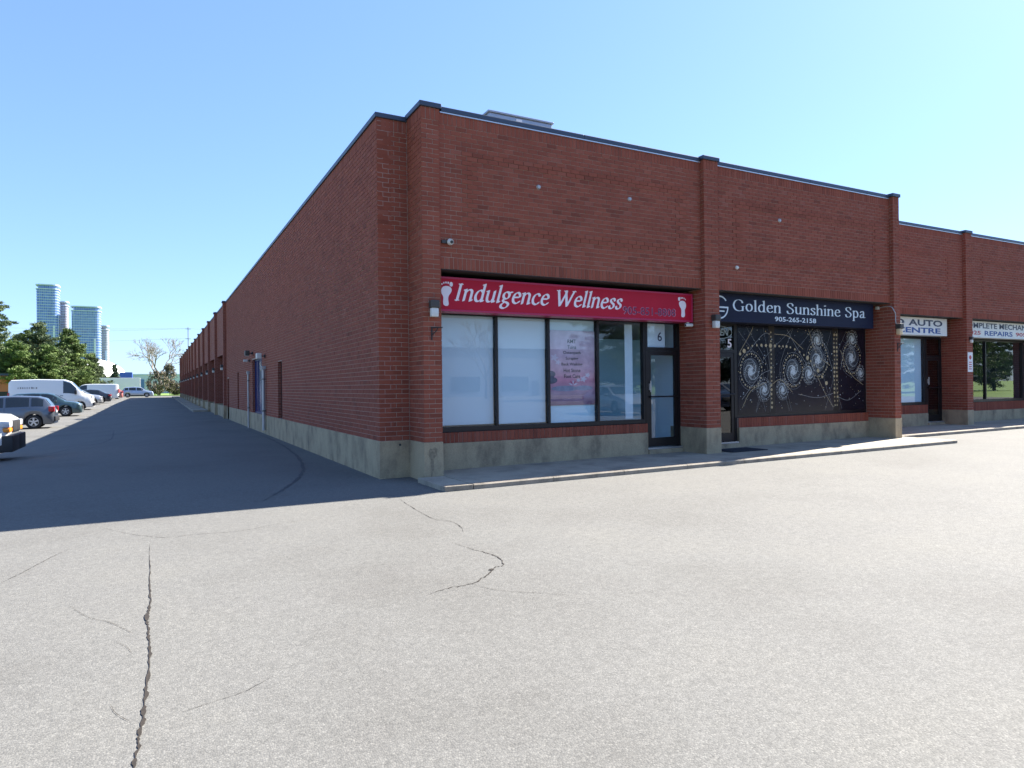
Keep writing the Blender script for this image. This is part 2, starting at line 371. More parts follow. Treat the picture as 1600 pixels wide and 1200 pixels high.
def core(name, o, u, n, width, z0, z1, thick, holes=(), inset=.008):
    """wall body behind the bricks, mortar coloured, with real openings"""
    us = sorted({0, width, *[h[0] for h in holes], *[h[1] for h in holes]}); zs = sorted({z0, z1, *[h[2] for h in holes], *[h[3] for h in holes]})
    U, Nn = np.array(u), np.array(n); m = MB()
    def pt(s, z, d): q = np.array(o)+U*s-Nn*d; return (q[0], q[1], z)
    def solid(i, j):
        if i < 0 or j < 0 or i >= len(us)-1 or j >= len(zs)-1: return False
        c, d = (us[i]+us[i+1])/2, (zs[j]+zs[j+1])/2
        return not any(h[0] < c < h[1] and h[2] < d < h[3] for h in holes)
    for i in range(len(us)-1):
        for j in range(len(zs)-1):
            if not solid(i, j): continue
            a, b, c, d = us[i], us[i+1], zs[j], zs[j+1]; f, k = inset, thick
            m.cur = 0; m.quad(pt(a, c, f), pt(b, c, f), pt(b, d, f), pt(a, d, f)); m.quad(pt(b, c, k), pt(a, c, k), pt(a, d, k), pt(b, d, k))
            m.cur = 1
            if not solid(i-1, j): m.quad(pt(a, c, k), pt(a, c, f), pt(a, d, f), pt(a, d, k))
            if not solid(i+1, j): m.quad(pt(b, c, f), pt(b, c, k), pt(b, d, k), pt(b, d, f))
            if not solid(i, j-1): m.quad(pt(a, c, k), pt(b, c, k), pt(b, c, f), pt(a, c, f))
            if not solid(i, j+1): m.quad(pt(a, d, f), pt(b, d, f), pt(b, d, k), pt(a, d, k))
    return m.build(name, ['mortar', 'brick_far'], bld)
def corebox(name, a, b):
    m = MB(); m.box(a, b); return m.build(name, 'mortar', bld)
EX_, EY_ = (1, 0), (0, 1)
S = .203
ZT = H1-CAPH                   # top of brickwork
# --- side wall (faces -x), from the corner back to the first bay
SIDE_END = 28.0
side_holes_y = [(10.05, 10.80, .65, 2.42), (14.35, 17.1, .65, 2.72), (21.95, 22.55, .65, 2.36), (26.6, 27.5, 0.02, 2.14)]
sh = [(SIDE_END-b, SIDE_END-a, c, d) for a, b, c, d in side_holes_y]
wl = core('side_wall', (0, SIDE_END), (0, -1), (-1, 0), SIDE_END-.0, ZB, ZT, .25, sh)
lay((0, SIDE_END), (0, -1), (-1, 0), SIDE_END, ZB, ZT-S, wl, sh)
lay((0, SIDE_END), (0, -1), (-1, 0), SIDE_END, ZT-S, ZT, wl, mode='soldier')
# --- short front return at the corner and the corner pilaster
wr = corebox('corner_return', (.258, .008, ZB), (X1L+.02, .28, ZT))
lay((0, 0), EX_, (0, -1), X1L, ZB, ZT-S, wr); lay((0, 0), EX_, (0, -1), X1L, ZT-S, ZT, wr, mode='soldier')
m = MB(); m.box((.0082, .008, ZB), (.26, .02, ZT)); m.build('corner_backing', 'mortar', bld)
def pier(x0, x1, yf, yback, zlow, top, yl):
    """pilaster: front face, and side faces running back to the window line below the spandrel"""
    pr = corebox('pilaster', (x0+.008, yf+.008, zlow), (x1-.008, yback, top))
    lay((x0, yf), EX_, (0, -1), x1-x0, zlow, top-S, pr); lay((x0, yf), EX_, (0, -1), x1-x0, top-S, top, pr, mode='soldier')
    yr = yl if yback < yl+.6 else yback
    lay((x0, yl), (0, -1), (-1, 0), yl-yf, zlow, top-S, pr); lay((x0, yl), (0, -1), (-1, 0), yl-yf, top-S, top, pr, mode='soldier')
    lay((x1, yf), (0, 1), (1, 0), yr-yf, zlow, top, pr)
    return pr
TP = HP-CAPH
pier(X1L, X1R, YP1, .30, ZB, TP, -.004)
pier(X2L, X2R, YP, .30, ZB, TP, -.004)
pier(X3L, X3R, YP, 2.4, ZB, TP, -.004)
def spandrel(x0, x1, ys, panel):
    sp = MB(); sp.box((x0-.006, ys+.008, ZSP+.004), (x1+.006, ys+.82, ZT)); o = sp.build('spandrel', ['mortar'], bld)
    def proud(u, z):
        X = x0+u
        if panel:
            a, b, c, d = panel
            if a-.1 < X < b+.1 and c-.09 < z < d+.09 and not (a+.1 < X < b-.1 and c+.06 < z < d-.06): return .008
        return 0
    w = x1-x0
    lay((x0, ys), EX_, (0, -1), w, ZSP, ZSP+S, o, mode='soldier')
    lay((x0, ys), EX_, (0, -1), w, ZSP+S, ZT-S, o, proud=proud)
    lay((x0, ys), EX_, (0, -1), w, ZT-S, ZT, o, mode='soldier')
    sf = MB(); sf.box((x0-.004, ys+.012, ZSP-.012), (x1+.004, ys+.80, ZSP+.003)); sf.build('soffit', 'sheet_dark', bld)
    return o
spandrel(X1R, X2L, YS, (1.45, 6.17, 4.35, 5.50))
spandrel(X2R, X3L, YS, (7.76, 12.6, 4.35, 5.45))
# set-back bays beyond the third pilaster
bays = [(X3R, X4L), (X4R, 25.5), (25.83, 31.7), (32.03, 37.9), (38.23, 45.6)]
for i, (a, b) in enumerate(bays):
    spandrel(a, b, YS+DY, (a+.9, b-.8, 4.35, 5.45))
    pier(b, b+.331, YP+DY, .30+DY, ZB, TP, DY-.004)
# --- concrete base
def plinth(a, b): m = MB(); m.bevbox(a, b, .008); return m.build('plinth', 'plinth', bld)
plinth((-.006, 0.0, -.3), (.26, 26.6, ZB-.002)); plinth((-.006, 27.5, -.3), (.26, YEND, ZB-.002))
plinth((-.0065, -.0065, -.3), (X1L, .27, ZB-.001))
plinth((X1L-.005, YP1-.006, -.3), (X1R+.005, .32, ZB))
plinth((X2L-.005, YP-.006, -.3), (X2R+.005, .32, ZB))
plinth((X3L-.005, YP-.006, -.3), (X3R+.005, 2.4, ZB))
for a, b in bays: plinth((b-.005, YP+DY-.006, -.3), (b+.336, .32+DY, ZB))
# --- metal flashing
def cap(*pts, z=H1, o=.03, h=CAPH, w=.34):
    """flashing along an axis-aligned run"""
    (x0, y0), (x1, y1) = pts
    m = MB(); m.bevbox((min(x0, x1)-o, min(y0, y1)-o, z-h), (max(x0, x1)+o, max(y0, y1)+o, z), .012); return m.build('roof_flashing', 'cap', bld)
for a in np.arange(.30, YEND-1, 3.05): cap((0, a+.004), (.3, min(a+3.04, YEND)-.004), o=.03 if False else .0301)
cap((0, 0), (X1L-.033, .268))
cap((X1L, YP1), (X1R, -.02), z=HP); cap((X2L, YP), (X2R, YS+.35), z=HP); cap((X3L, YP), (X3R, 2.6), z=HP)
def caprun(x0, x1, y):
    n = max(1, round((x1-x0-.062)/3.05)); w = (x1-x0-.062)/n
    for i in range(n):
        m = MB(); m.bevbox((x0+.031+i*w+.002, y-.03, H1-CAPH), (x0+.031+(i+1)*w-.002, y+.33, H1), .012); m.build('roof_flashing', 'cap', bld)
def drip(x0, x1, y): m = MB(); m.box((x0+.012, y-.022, H1-CAPH-.020), (x1-.012, y+.004, H1-CAPH-.001)); m.build('drip_edge', 'alu', bld)
caprun(X1R, X2L, YS); caprun(X2R, X3L, YS); drip(X2R, X3L, YS); drip(X1R, X2L, YS)
for a, b in bays:
    caprun(a, b, YS+DY); drip(a, b, YS+DY); cap((b, YP+DY), (b+.331, YS+DY+.35), z=HP)
# --- roof deck, body and back walls
m = MB(); m.box((.26, .285, 5.7), (X3R-.05, 105.6, 5.95)); m.box((X3R-.04, 2.45, 5.7), (XEND, 105.6, 5.95)); m.build('roof', 'roof', bld)
m = MB(); m.box((XEND-.1, 2.0, -.3), (XEND+.2, YEND, ZT)); m.box((.26, 105.65, -.3), (XEND, YEND, ZT)); m.build('rear_wall', 'brick_far', bld)

# --- side wall beyond the blank stretch: bays with recessed lower storey
PW = .42; NB = 13; BL = (YEND-SIDE_END)/NB
for i in range(NB):
    y0 = SIDE_END+i*BL; y1 = y0+BL
    zb = .65+.45*float(ss((y0-25)/85))*.9
    m = MB(); m.box((0, y0+PW, 3.55), (1.3, y1, ZT)); m.build('spandrel', 'brick_far', bld)
    m = MB(); m.box((-.14, y0, .2), (1.27, y0+PW-.002, TP)); m.build('pilaster', 'brick_far', bld)
    m = MB(); m.box((1.25, y0+PW, .2), (1.4, y1, 3.54)); m.build('recess_wall', 'brick_far', bld)
    m = MB(); m.bevbox((-.16, y0-.01, -.3), (.4, y0+PW+.01, zb+.05), .01); m.build('plinth', 'plinth', bld)
    m = MB(); m.bevbox((-.18, y0-.03, HP-CAPH), (.3, y0+PW+.03, HP), .01); m.build('roof_flashing', 'cap', bld)
    w = MB(); yc = y0+PW+.8; w.box((1.19, yc, zb+.35), (1.27, yc+2.6, 2.9)); wo = w.build('window', 'frame', bld)
    w = MB(); w.box((1.175, yc+.06, zb+.42), (1.195, yc+1.25, 2.84)); w.build('pane', 'vglass', wo)
    w = MB(); w.box((1.175, yc+1.35, zb+.42), (1.195, yc+2.54, 2.84)); w.build('pane', 'vglass', wo)
    d = MB(); d.box((1.18, yc+3.0, .3), (1.265, yc+3.95, 2.6)); d.build('door', 'frame', bld)
# low loading kerb by the far bays
m = MB()
for i in range(2, NB):
    y0 = SIDE_END+i*BL
    m.box((-1.1, y0, -.2), (-.19, y0+BL-.02, G(-1, y0)+.13))
tag(m.build('side_walk', 'walk'), kind='structure')

# --- shop fronts
def shopfront(x0, x1, y, cols, zs0, zs1, door, panes, interior='room', sill_z=ZB):
    """cols: mullion x positions; door: (xa, xb); panes: material for a blind behind each pane (or None)"""
    wx0, wx1 = (door[1], x1) if door and door[0]-x0 < .2 else (x0, door[0] if door else x1)
    # concrete apron and brick rowlock sill under the glazing
    m = MB(); m.bevbox((wx0+.004, y-.13, -.25), (wx1-.004, y+.1, sill_z-.09), .01); m.build('apron', 'plinth', bld)
    k = round((wx1-wx0)/CRS); bw = (wx1-wx0)/k; sl = MB(); sl.box((wx0+.003, y-.105, sill_z-.088), (wx1-.003, y+.09, zs0-.045)); so_ = sl.build('sill', 'mortar', bld)
    for i in range(k): BR_ALL.append(((wx0, y-.115), EX_, (0, -1), i*bw+JT/2, (i+1)*bw-JT/2, sill_z-.086, zs0-.04, random.gauss(0, .001), so_))
    fw = .05
    f = MB(); f.box((wx0, y-.05, zs0-.038), (wx1, y+.06, zs0+fw)); f.box((wx0, y-.05, zs1-fw), (wx1, y+.06, zs1))
    for c in [wx0+fw/2]+cols+[wx1-fw/2]: f.box((c-fw/2, y-.052, zs0+fw-.001), (c+fw/2, y+.058, zs1-fw+.001))
    wo = f.build('window', 'frame', bld)
    ed = [wx0+fw]+[q for c in cols for q in (c-fw/2, c+fw/2)]+[wx1-fw]
    for i in range(len(ed)//2):
        a, b = ed[2*i], ed[2*i+1]
        g = MB(); g.box((a, y-.006, zs0+fw), (b, y, zs1-fw)); g.build('pane', 'glass', wo)
        if panes[i]:
            g = MB(); mt, t0, t1 = panes[i]; g.box((a+.012, y+.05, zs0+fw+t0), (b-.012, y+.054, zs1-fw-t1)); g.build('blind', mt, wo)
    bh = MB(); bh.box((x0, y-.02, zs1+.001), (x1, y+.08, ZSP-.013)); bh.build('bulkhead', 'sheet_dark', bld)
    r = MB(); r.add([(x0,y+.1,.12),(x1,y+.1,.12),(x1,y+4,.12),(x0,y+4,.12),(x0,y+.1,3.3),(x1,y+.1,3.3),(x1,y+4,3.3),(x0,y+4,3.3)], [(0,1,2,3),(4,7,6,5),(3,2,6,7),(0,3,7,4),(1,5,6,2)])
    r.build('interior', interior, bld)
def door(x0, x1, y, z0, z1, ztop, glass, bar=True):
    fw = .06
    f = MB(); f.box((x0+.001, y-.06, z0), (x0+fw, y+.07, ztop)); f.box((x1-fw, y-.06, z0), (x1-.001, y+.07, ztop))
    f.box((x0+fw, y-.06, z1), (x1-fw, y+.07, z1+.07)); f.box((x0+fw, y-.06, ztop-.05), (x1-fw, y+.07, ztop))
    a, b = x0+fw+.006, x1-fw-.006; lw = .085
    f.box((a, y-.05, z0+.012), (a+lw, y-.005, z1-.006)); f.box((b-lw, y-.05, z0+.012), (b, y-.005, z1-.006))
    f.box((a+lw, y-.05, z0+.012), (b-lw, y-.005, z0+.2)); f.box((a+lw, y-.05, z1-.1), (b-lw, y-.005, z1-.006))
    d = f.build('door', 'frame', bld)
    g = MB(); g.box((a+lw, y-.03, z0+.2), (b-lw, y-.025, z1-.1)); g.build('pane', glass, d)
    g = MB(); g.box((x0+fw, y-.03, z1+.07), (x1-fw, y-.025, ztop-.05)); g.build('transom_pane', glass, d)
    t = MB(); t.box((x0, y-.12, z0-.035), (x1, y+.07, z0-.002)); t.build('threshold', 'alu', d)
    s = MB(); s.bevbox((x0+.002, y-.16, -.2), (x1-.002, y+.1, z0-.037), .01); s.build('door_step', 'plinth', bld)
    if bar:
        h = MB(); h.tube([(a+.02, y-.1, z0+1.08), (b-.02, y-.1, z0+1.08)], .016, 8); h.box((a+.02, y-.1, z0+1.06), (a+.05, y-.05, z0+1.1)); h.box((b-.05, y-.1, z0+1.06), (b-.02, y-.05, z0+1.1)); h.build('push_bar', 'frame', d)
    k = MB(); k.box((a+.02, y-.064, z0+1.22), (a+.07, y-.05, z0+1.36)); k.tube([(a+.045, y-.09, z0+1.18), (a+.045, y-.09, z0+1.42)], .012, 6); k.build('door_handle', 'alu', d)
    return d
WB, WTp = .79, 2.93
D6 = (5.79, 6.735)
shopfront(X1R, X2L, YW, [2.27, 3.41, 4.58], WB, WTp, D6, [('blind', .03, 0), ('blind', .02, 0), ('film', 0, 0), None], 'room_pale')
m = MB(); m.box((4.62, 1.0, .13), (6.70, 1.04, 2.6)); m.build('brightening_panel', plain('teal_brightening_panel', (.42, .60, .62), .8), bld)  # added pale panel that catches skylight, brightens the interior behind pane and door
m = MB(); m.box((5.36, .14, .86), (5.56, .15, 2.85)); m.build('curtain', 'blind', bld)
d6 = door(*D6, YW, .235, 2.30, WTp, 'glass')
D5 = (X2R, 8.43)
shopfront(X2R, X3L, YW, [9.62, 11.90], WB+.03, WTp+.03, D5, [None, None, None], 'room_dark')
d5 = door(*D5, YW, .25, 2.28, WTp+.03, 'glass_dark')
y3 = YW+DY
shopfront(X3R, X4L, y3, [16.0], WB+.08, WTp+.05, (18.40, 19.268), [None, ('film', 0, 0)], 'room_dark')
door(18.40, 19.268, y3, .29, 2.34, WTp+.05, 'glass_dark')
shopfront(X4R, 25.5, y3, [21.9, 24.3], WB+.1, WTp+.05, None, [None, None, None], 'room_dark')
for a, b in bays[2:]:
    shopfront(a, b, y3, [a+1.9, a+3.7], WB+.1, WTp+.05, (b-.95, b-.005), [None, None, None], 'room_dark')
    door(b-.95, b-.005, y3, .33, 2.36, WTp+.05, 'glass_dark')
# --- openings in the side wall
for i, (a, b, c, d) in enumerate(side_holes_y):
    if i == 3:
        m = MB(); m.box((.10, a+.002, c), (.16, b-.002, d)); do = m.build('door', 'frame', bld)
        m = MB(); m.box((.085, a+.08, 1.0), (.099, a+.12, 1.15)); m.build('door_handle', 'alu', do)
        continue
    m = MB(); fw = .05; x0, x1 = .10, .16
    m.box((x0, a+.002, c), (x1, a+fw, d-.002)); m.box((x0, b-fw, c), (x1, b-.002, d-.002)); m.box((x0, a+fw, c), (x1, b-fw, c+fw)); m.box((x0, a+fw, d-fw), (x1, b-fw, d-.002))
    wide = b-a > 1
    if wide:
        for q in (.33, .66): m.box((x0, a+(b-a)*q-.03, c+fw), (x1, a+(b-a)*q+.03, d-fw))
    wo = m.build('window', plain('blue_frame', (.012, .02, .10), .4) if wide else 'frame', bld)
    m = MB(); m.box((.125, a+fw, c+fw), (.135, b-fw, d-fw)); m.build('pane', plain('blue_panel', (.016, .035, .15), .2, spec=.5) if wide else 'vglass', wo)

# --- emit the bricks: the ones showing largest singly, the rest joined
def brick_score(bk):
    o, u, n, a, b, z0, z1, p, par = bk
    c = np.array([o[0]+u[0]*(a+b)/2, o[1]+u[1]*(a+b)/2, (z0+z1)/2]); d = CAM-c; r = np.linalg.norm(d)
    return max(0, d[0]*n[0]+d[1]*n[1])*(b-a)*(z1-z0)/r**3
order = sorted(range(len(BR_ALL)), key=lambda i: -brick_score(BR_ALL[i]))
single = set(order[:300])
meshes = {}
BT = .02
def brick_mesh(w, h):
    k = (round(w, 3), round(h, 4))
    if k not in meshes:
        m = MB(); x, z = w/2, h/2; e = .002
        m.add([(-x,BT,-z),(x,BT,-z),(x,BT,z),(-x,BT,z),(-x,e,-z),(x,e,-z),(x,e,z),(-x,e,z),(-x+e,0,-z+e),(x-e,0,-z+e),(x-e,0,z-e),(-x+e,0,z-e)],
              [(8,9,10,11),(4,5,9,8),(5,6,10,9),(6,7,11,10),(7,4,8,11),(0,1,5,4),(1,2,6,5),(2,3,7,6),(3,0,4,7)])
        me = bpy.data.meshes.new('brick'); me.from_pydata(m.v, [], m.f); me.materials.append(MT['brick1']); meshes[k] = me
    return meshes[k]
for i in single:
    o, u, n, a, b, z0, z1, p, par = BR_ALL[i]
    ob = bpy.data.objects.new('brick', brick_mesh(b-a, z1-z0)); COL.objects.link(ob); ob.parent = par
    ob.location = (o[0]+u[0]*(a+b)/2+n[0]*p, o[1]+u[1]*(a+b)/2+n[1]*p, (z0+z1)/2)
    ob.rotation_euler = (0, 0, math.atan2(u[1], u[0]))
rest = [BR_ALL[i] for i in range(len(BR_ALL)) if i not in single]
nb = len(rest)
O = np.array([r[0] for r in rest], float); Uv = np.array([r[1] for r in rest], float); Nv = np.array([r[2] for r in rest], float)
A, B, Z0, Z1, P = (np.array([r[k] for r in rest], float) for k in (3, 4, 5, 6, 7))
verts = np.zeros((nb, 8, 3))
for k, (s, z, d) in enumerate([(A, Z0, -BT), (B, Z0, -BT), (B, Z1, -BT), (A, Z1, -BT), (A, Z0, 0), (B, Z0, 0), (B, Z1, 0), (A, Z1, 0)]):
    verts[:, k, :2] = O+Uv*s[:, None]+Nv*(P+d)[:, None]; verts[:, k, 2] = z
fq = np.array([(4,5,6,7),(0,1,5,4),(1,2,6,5),(2,3,7,6),(3,0,4,7)])
faces = (np.arange(nb)[:, None, None]*8+fq[None]).reshape(-1, 4)
me = bpy.data.meshes.new('brickwork'); me.vertices.add(nb*8); me.vertices.foreach_set('co', verts.reshape(-1))
me.loops.add(len(faces)*4); me.loops.foreach_set('vertex_index', faces.reshape(-1)); me.polygons.add(len(faces)); me.polygons.foreach_set('loop_start', np.arange(len(faces))*4)
me.polygons.foreach_set('use_smooth', np.zeros(len(faces), bool)); me.update(calc_edges=True); me.validate()
at = me.attributes.new('bv', 'FLOAT', 'POINT'); at.data.foreach_set('value', np.repeat(rng.random(nb), 8).astype(np.float32))
me.materials.append(MT['brick']); bo = bpy.data.objects.new('brickwork', me); COL.objects.link(bo); bo.parent = bld; bo['kind'] = 'stuff'

# --- anchor caps and small fittings that belong to the wall
for (x, z) in ((2.81, 5.2), (4.88, 5.23), (9.11, 5.25), (7.77, 4.09)):
    m = MB(); m.disc((x, YS-.001, z), (0, -1, 0), .045, .03, 16, .03); m.build('anchor_cap', 'conduit' if z > 5 else 'white_plastic', bld, smooth=40)

# damp stain and a drilled hole in the concrete at the corner
MT['stain'] = plain('damp_stain', (.25, .20, .13), .9, noise=.45, scale=22)
sx_, sy_ = (X1L+X1R)/2-.02, YP1-.0085
m = MB(); m.quad(*[(sx_+p[0], sy_, p[1]) for p in catmull([(-.075,.49),(-.05,.55),(-.01,.54),(.03,.57),(.085,.53),(.07,.47),(.08,.42),(.03,.39),(.015,.30),(.02,.24),(-.005,.13),(-.035,.06),(-.03,.22),(-.045,.30),(-.04,.36),(-.07,.42),(-.075,.49)], 4)[:-1]]); m.build('stain', 'stain', bld)
m = MB(); m.disc((.36, -.0068, .575), (0, -1, 0), .022, .002, 12); m.build('drilled_hole', 'blackp', bld)
# ------------------------------------------------------------------ sidewalks
def walk(name, x0, x1, y0, y1, h, n):
    root = tag(empty(name), kind='structure'); w = (x1-x0)/n
    for i in range(n):
        a, b = x0+i*w+.004, x0+(i+1)*w-.004
        for nm, ya, yb, mat, dz in (('slab', y0+.158, y1, 'walk', 0), ('kerb', y0, y0+.15, 'kerb', .003)):
            m = MB(); zb = -.25; za, zc = .0+G(a, -5)+h+dz, G(b, -5)+h+dz; e = .018 if nm == 'kerb' else .006
            m.add([(a,ya,zb),(b,ya,zb),(b,yb,zb),(a,yb,zb),(a,ya,za-e),(b,ya,zc-e),(b,yb,zc),(a,yb,za),(a,ya+e,za),(b,ya+e,zc)],
                  [(0,3,2,1),(0,1,5,4),(4,5,9,8),(8,9,6,7),(1,2,6,9,5),(2,3,7,6),(3,0,4,8,7)])
            m.build(nm, mat, root)
walk('sidewalk', .882, 13.75, -1.93, -.06, .078, 9)
sw = [o for o in COL.objects if o.name == 'sidewalk'][0]
for nm, ya, yb, dz in (('slab', -1.772, -.74, 0), ('kerb', -1.93, -1.78, .003)):
    m = MB(); m.bevbox((.41, ya, -.25), (.874, yb, .080+dz), .012); m.build(nm, 'walk' if nm == 'slab' else 'kerb', sw)
walk('sidewalk', 13.77, 45.5, -.42, 1.5, .085, 17)

# ------------------------------------------------------------------ lettering
def field_mesh(f, cell, x0, y0, depth=None):
    """flat mesh of the region f > 0 (marching squares, interior runs merged)"""
    vs = []; fs = []; ny, nx = f.shape
    def add(poly):
        o = len(vs); vs.extend(poly); fs.append(tuple(range(o, o+len(poly))))
    for j in range(ny-1):
        run = None
        for i in range(nx):
            full = False
            if i < nx-1:
                c = (f[j, i], f[j, i+1], f[j+1, i+1], f[j+1, i]); full = min(c) > 0
                if not full and max(c) > 0:
                    P = [(i, j), (i+1, j), (i+1, j+1), (i, j+1)]; poly = []
                    for k in range(4):
                        a, b = c[k], c[(k+1) % 4]
                        if a > 0: poly.append(P[k])
                        if (a > 0) != (b > 0):
                            t = a/(a-b); poly.append((P[k][0]+t*(P[(k+1) % 4][0]-P[k][0]), P[k][1]+t*(P[(k+1) % 4][1]-P[k][1])))
                    if len(poly) > 2: add([(x0+x*cell, y0+y*cell) for x, y in poly])
            if full and run is None: run = i
            if not full and run is not None:
                add([(x0+run*cell, y0+j*cell), (x0+i*cell, y0+j*cell), (x0+i*cell, y0+(j+1)*cell), (x0+run*cell, y0+(j+1)*cell)]); run = None
    return vs, fs
def ell(cx, cy, rx, ry, a0=0, a1=360, n=26): return [(cx+rx*math.cos(R(a)), cy+ry*math.sin(R(a))) for a in np.linspace(a0, a1, n)]
GL = {
 'n': (.82, [[(.16,1),(.16,0)], [(.16,.68),(.3,.92),(.48,1.0),(.63,.86),(.65,.6),(.65,0)]]),
 'd': (.84, [[(.65,.82),(.46,1),(.24,.88),(.12,.5),(.2,.12),(.38,0),(.56,.1),(.65,.3)], [(.66,1.55),(.66,0)]]),
 'u': (.84, [[(.16,1),(.16,.3),(.26,.05),(.42,.02),(.58,.14),(.66,.36)], [(.66,1),(.66,0)]]),
 'l': (.36, [[(.18,1.55),(.18,0)]]),
 'g': (.78, [ell(.36,.68,.235,.32), [(.27,.4),(.17,.24),(.25,.1),(.5,.04),(.66,-.12),(.58,-.36),(.34,-.5),(.1,-.38),(.12,-.14),(.28,.0)], [(.52,.9),(.62,.98),(.76,.98)]]),
 'e': (.74, [[(.13,.54),(.4,.56),(.63,.6),(.6,.86),(.42,1.0),(.22,.87),(.12,.5),(.2,.14),(.42,0),(.58,.06),(.68,.2)]]),
 'c': (.72, [[(.64,.80),(.56,.95),(.42,1),(.22,.86),(.12,.5),(.2,.14),(.42,0),(.58,.06),(.66,.2)]]),
 's': (.62, [[(.53,.78),(.46,.95),(.33,1),(.17,.92),(.15,.74),(.3,.56),(.48,.42),(.52,.2),(.42,.04),(.28,0),(.14,.06),(.09,.24)]]),
 'o': (.82, [ell(.41,.5,.29,.49)]),
 'h': (.84, [[(.17,1.55),(.17,0)], [(.17,.68),(.3,.92),(.48,1.0),(.63,.86),(.66,.6),(.66,0)]]),
 'i': (.36, [[(.18,1),(.18,0)], ell(.18,1.42,.05,.05)]),
 'p': (.84, [[(.17,1),(.17,-.52)], [(.17,.76),(.36,1),(.58,.9),(.7,.5),(.6,.1),(.4,0),(.17,.2)]]),
 'a': (.76, [[(.15,.78),(.24,.95),(.38,1),(.52,.88),(.53,.5),(.53,.15),(.6,.02),(.72,.06)], [(.53,.6),(.28,.5),(.12,.26),(.2,.03),(.36,.02),(.53,.22)]]),
 'I': (.56, [[(.27,1.45),(.27,0)]]),
 'W': (1.62, [[(.1,1.45),(.48,0)], [(.48,0),(.84,1.3)], [(.76,1.45),(1.12,0)], [(1.12,0),(1.52,1.45)]]),
 'G': (1.22, [[(1.0,1.08),(.92,1.34),(.64,1.48),(.3,1.32),(.11,.74),(.28,.17),(.64,-.02),(.9,.05),(1.03,.16)], [(1.03,.62),(1.03,.02)]]),
 'S': (.88, [[(.72,1.1),(.68,1.36),(.45,1.48),(.2,1.36),(.16,1.08),(.38,.84),(.66,.62),(.76,.34),(.62,.06),(.4,-.02),(.18,.06),(.1,.36)]]),
 ' ': (.46, [])}
SERIF = {'n': [(.16,0),(.65,0)], 'd': [(.72,0,1)], 'u': [(.72,0,1)], 'l': [(.18,0)], 'h': [(.17,0),(.66,0)], 'i': [(.18,0)], 'p': [(.17,-.52)], 'I': [(.27,0),(.27,1.45)], 'W': [(.1,1.45),(.76,1.45),(1.52,1.45)], 'G': [(1.03,.62)]}
FLAG = {'n': (.16,1), 'd': (.66,1.55), 'u': (.16,1), 'l': (.18,1.55), 'h': (.17,1.55), 'i': (.18,1), 'p': (.17,1)}
def nib_text(text, slant, nibw, ang, thin, serif, italic=False, track=.06):
    """lettering drawn with a broad pen: returns flat verts, faces in x-height units"""
    pen = [(math.cos(R(ang))*t*nibw/2, math.sin(R(ang))*t*nibw/2) for t in np.linspace(-1, 1, 9)]
    cell = .022; x = 0; strokes = []
    for ch in text:
        adv, st = GL[ch]
        for p in st:
            q = p if len(p) == 2 else [tuple(v) for v in catmull(p, 6)]
            strokes.append(([(a+x, b) for a, b in q], True))
        if serif or ch in 'IW':
            for s in SERIF.get(ch, []): strokes.append(([(s[0]+x-(.15 if len(s) == 2 else .04), s[1]+(.02 if s[1] <= 0 else -.02)), (s[0]+x+.15, s[1]+(.02 if s[1] <= 0 else -.02))], False))
        if ch in FLAG: fx, fy = FLAG[ch]; strokes.append(([(fx+x-.15, fy-.08), (fx+x+.0, fy-.0)], False))
        if italic and ch in 'ndulhi':
            sx = {'n': .65, 'd': .66, 'u': .66, 'l': .18, 'h': .66, 'i': .18}[ch]; strokes.append(([(sx+x, .06), (sx+x+.07, .01), (sx+x+.17, .12)], False))
        x += adv+track
    xmin, xmax, ymin, ymax = -.4, x+.6, -.75, 1.8
    nx, ny = int((xmax-xmin)/cell), int((ymax-ymin)/cell); f = np.full((ny, nx), -1.0)
    gx = xmin+np.arange(nx)*cell; gy = ymin+np.arange(ny)*cell
    for pts, full in strokes:
        P = np.array([(a+slant*b, b) for a, b in pts])
        for (ox, oy) in (pen if full else [(0, 0)]):
            Q = P+np.array([ox, oy]); r = thin/2 if full else thin*.62
            for a, b in zip(Q[:-1], Q[1:]):
                i0, i1 = np.searchsorted(gx, [min(a[0], b[0])-r-cell*2, max(a[0], b[0])+r+cell*2]); j0, j1 = np.searchsorted(gy, [min(a[1], b[1])-r-cell*2, max(a[1], b[1])+r+cell*2])
                X, Y = np.meshgrid(gx[i0:i1], gy[j0:j1]); d = b-a; t = np.clip(((X-a[0])*d[0]+(Y-a[1])*d[1])/(d@d+1e-12), 0, 1)
                D = r-np.hypot(X-a[0]-t*d[0], Y-a[1]-t*d[1]); f[j0:j1, i0:i1] = np.maximum(f[j0:j1, i0:i1], D)
    return field_mesh(f, cell, xmin, ymin)
def font_text(body, bold=0, shear=0):
    c = bpy.data.curves.new('txt', 'FONT'); c.body = body; c.size = 1; c.offset = bold; c.shear = shear; c.resolution_u = 3
    o = bpy.data.objects.new('txt', c); COL.objects.link(o); dg = bpy.context.evaluated_depsgraph_get()
    me = o.evaluated_get(dg).to_mesh(); v = [(p.co.x, p.co.y) for p in me.vertices]; f = [tuple(p.vertices) for p in me.polygons]
    o.evaluated_get(dg).to_mesh_clear(); bpy.data.objects.remove(o); bpy.data.curves.remove(c)
    return v, f
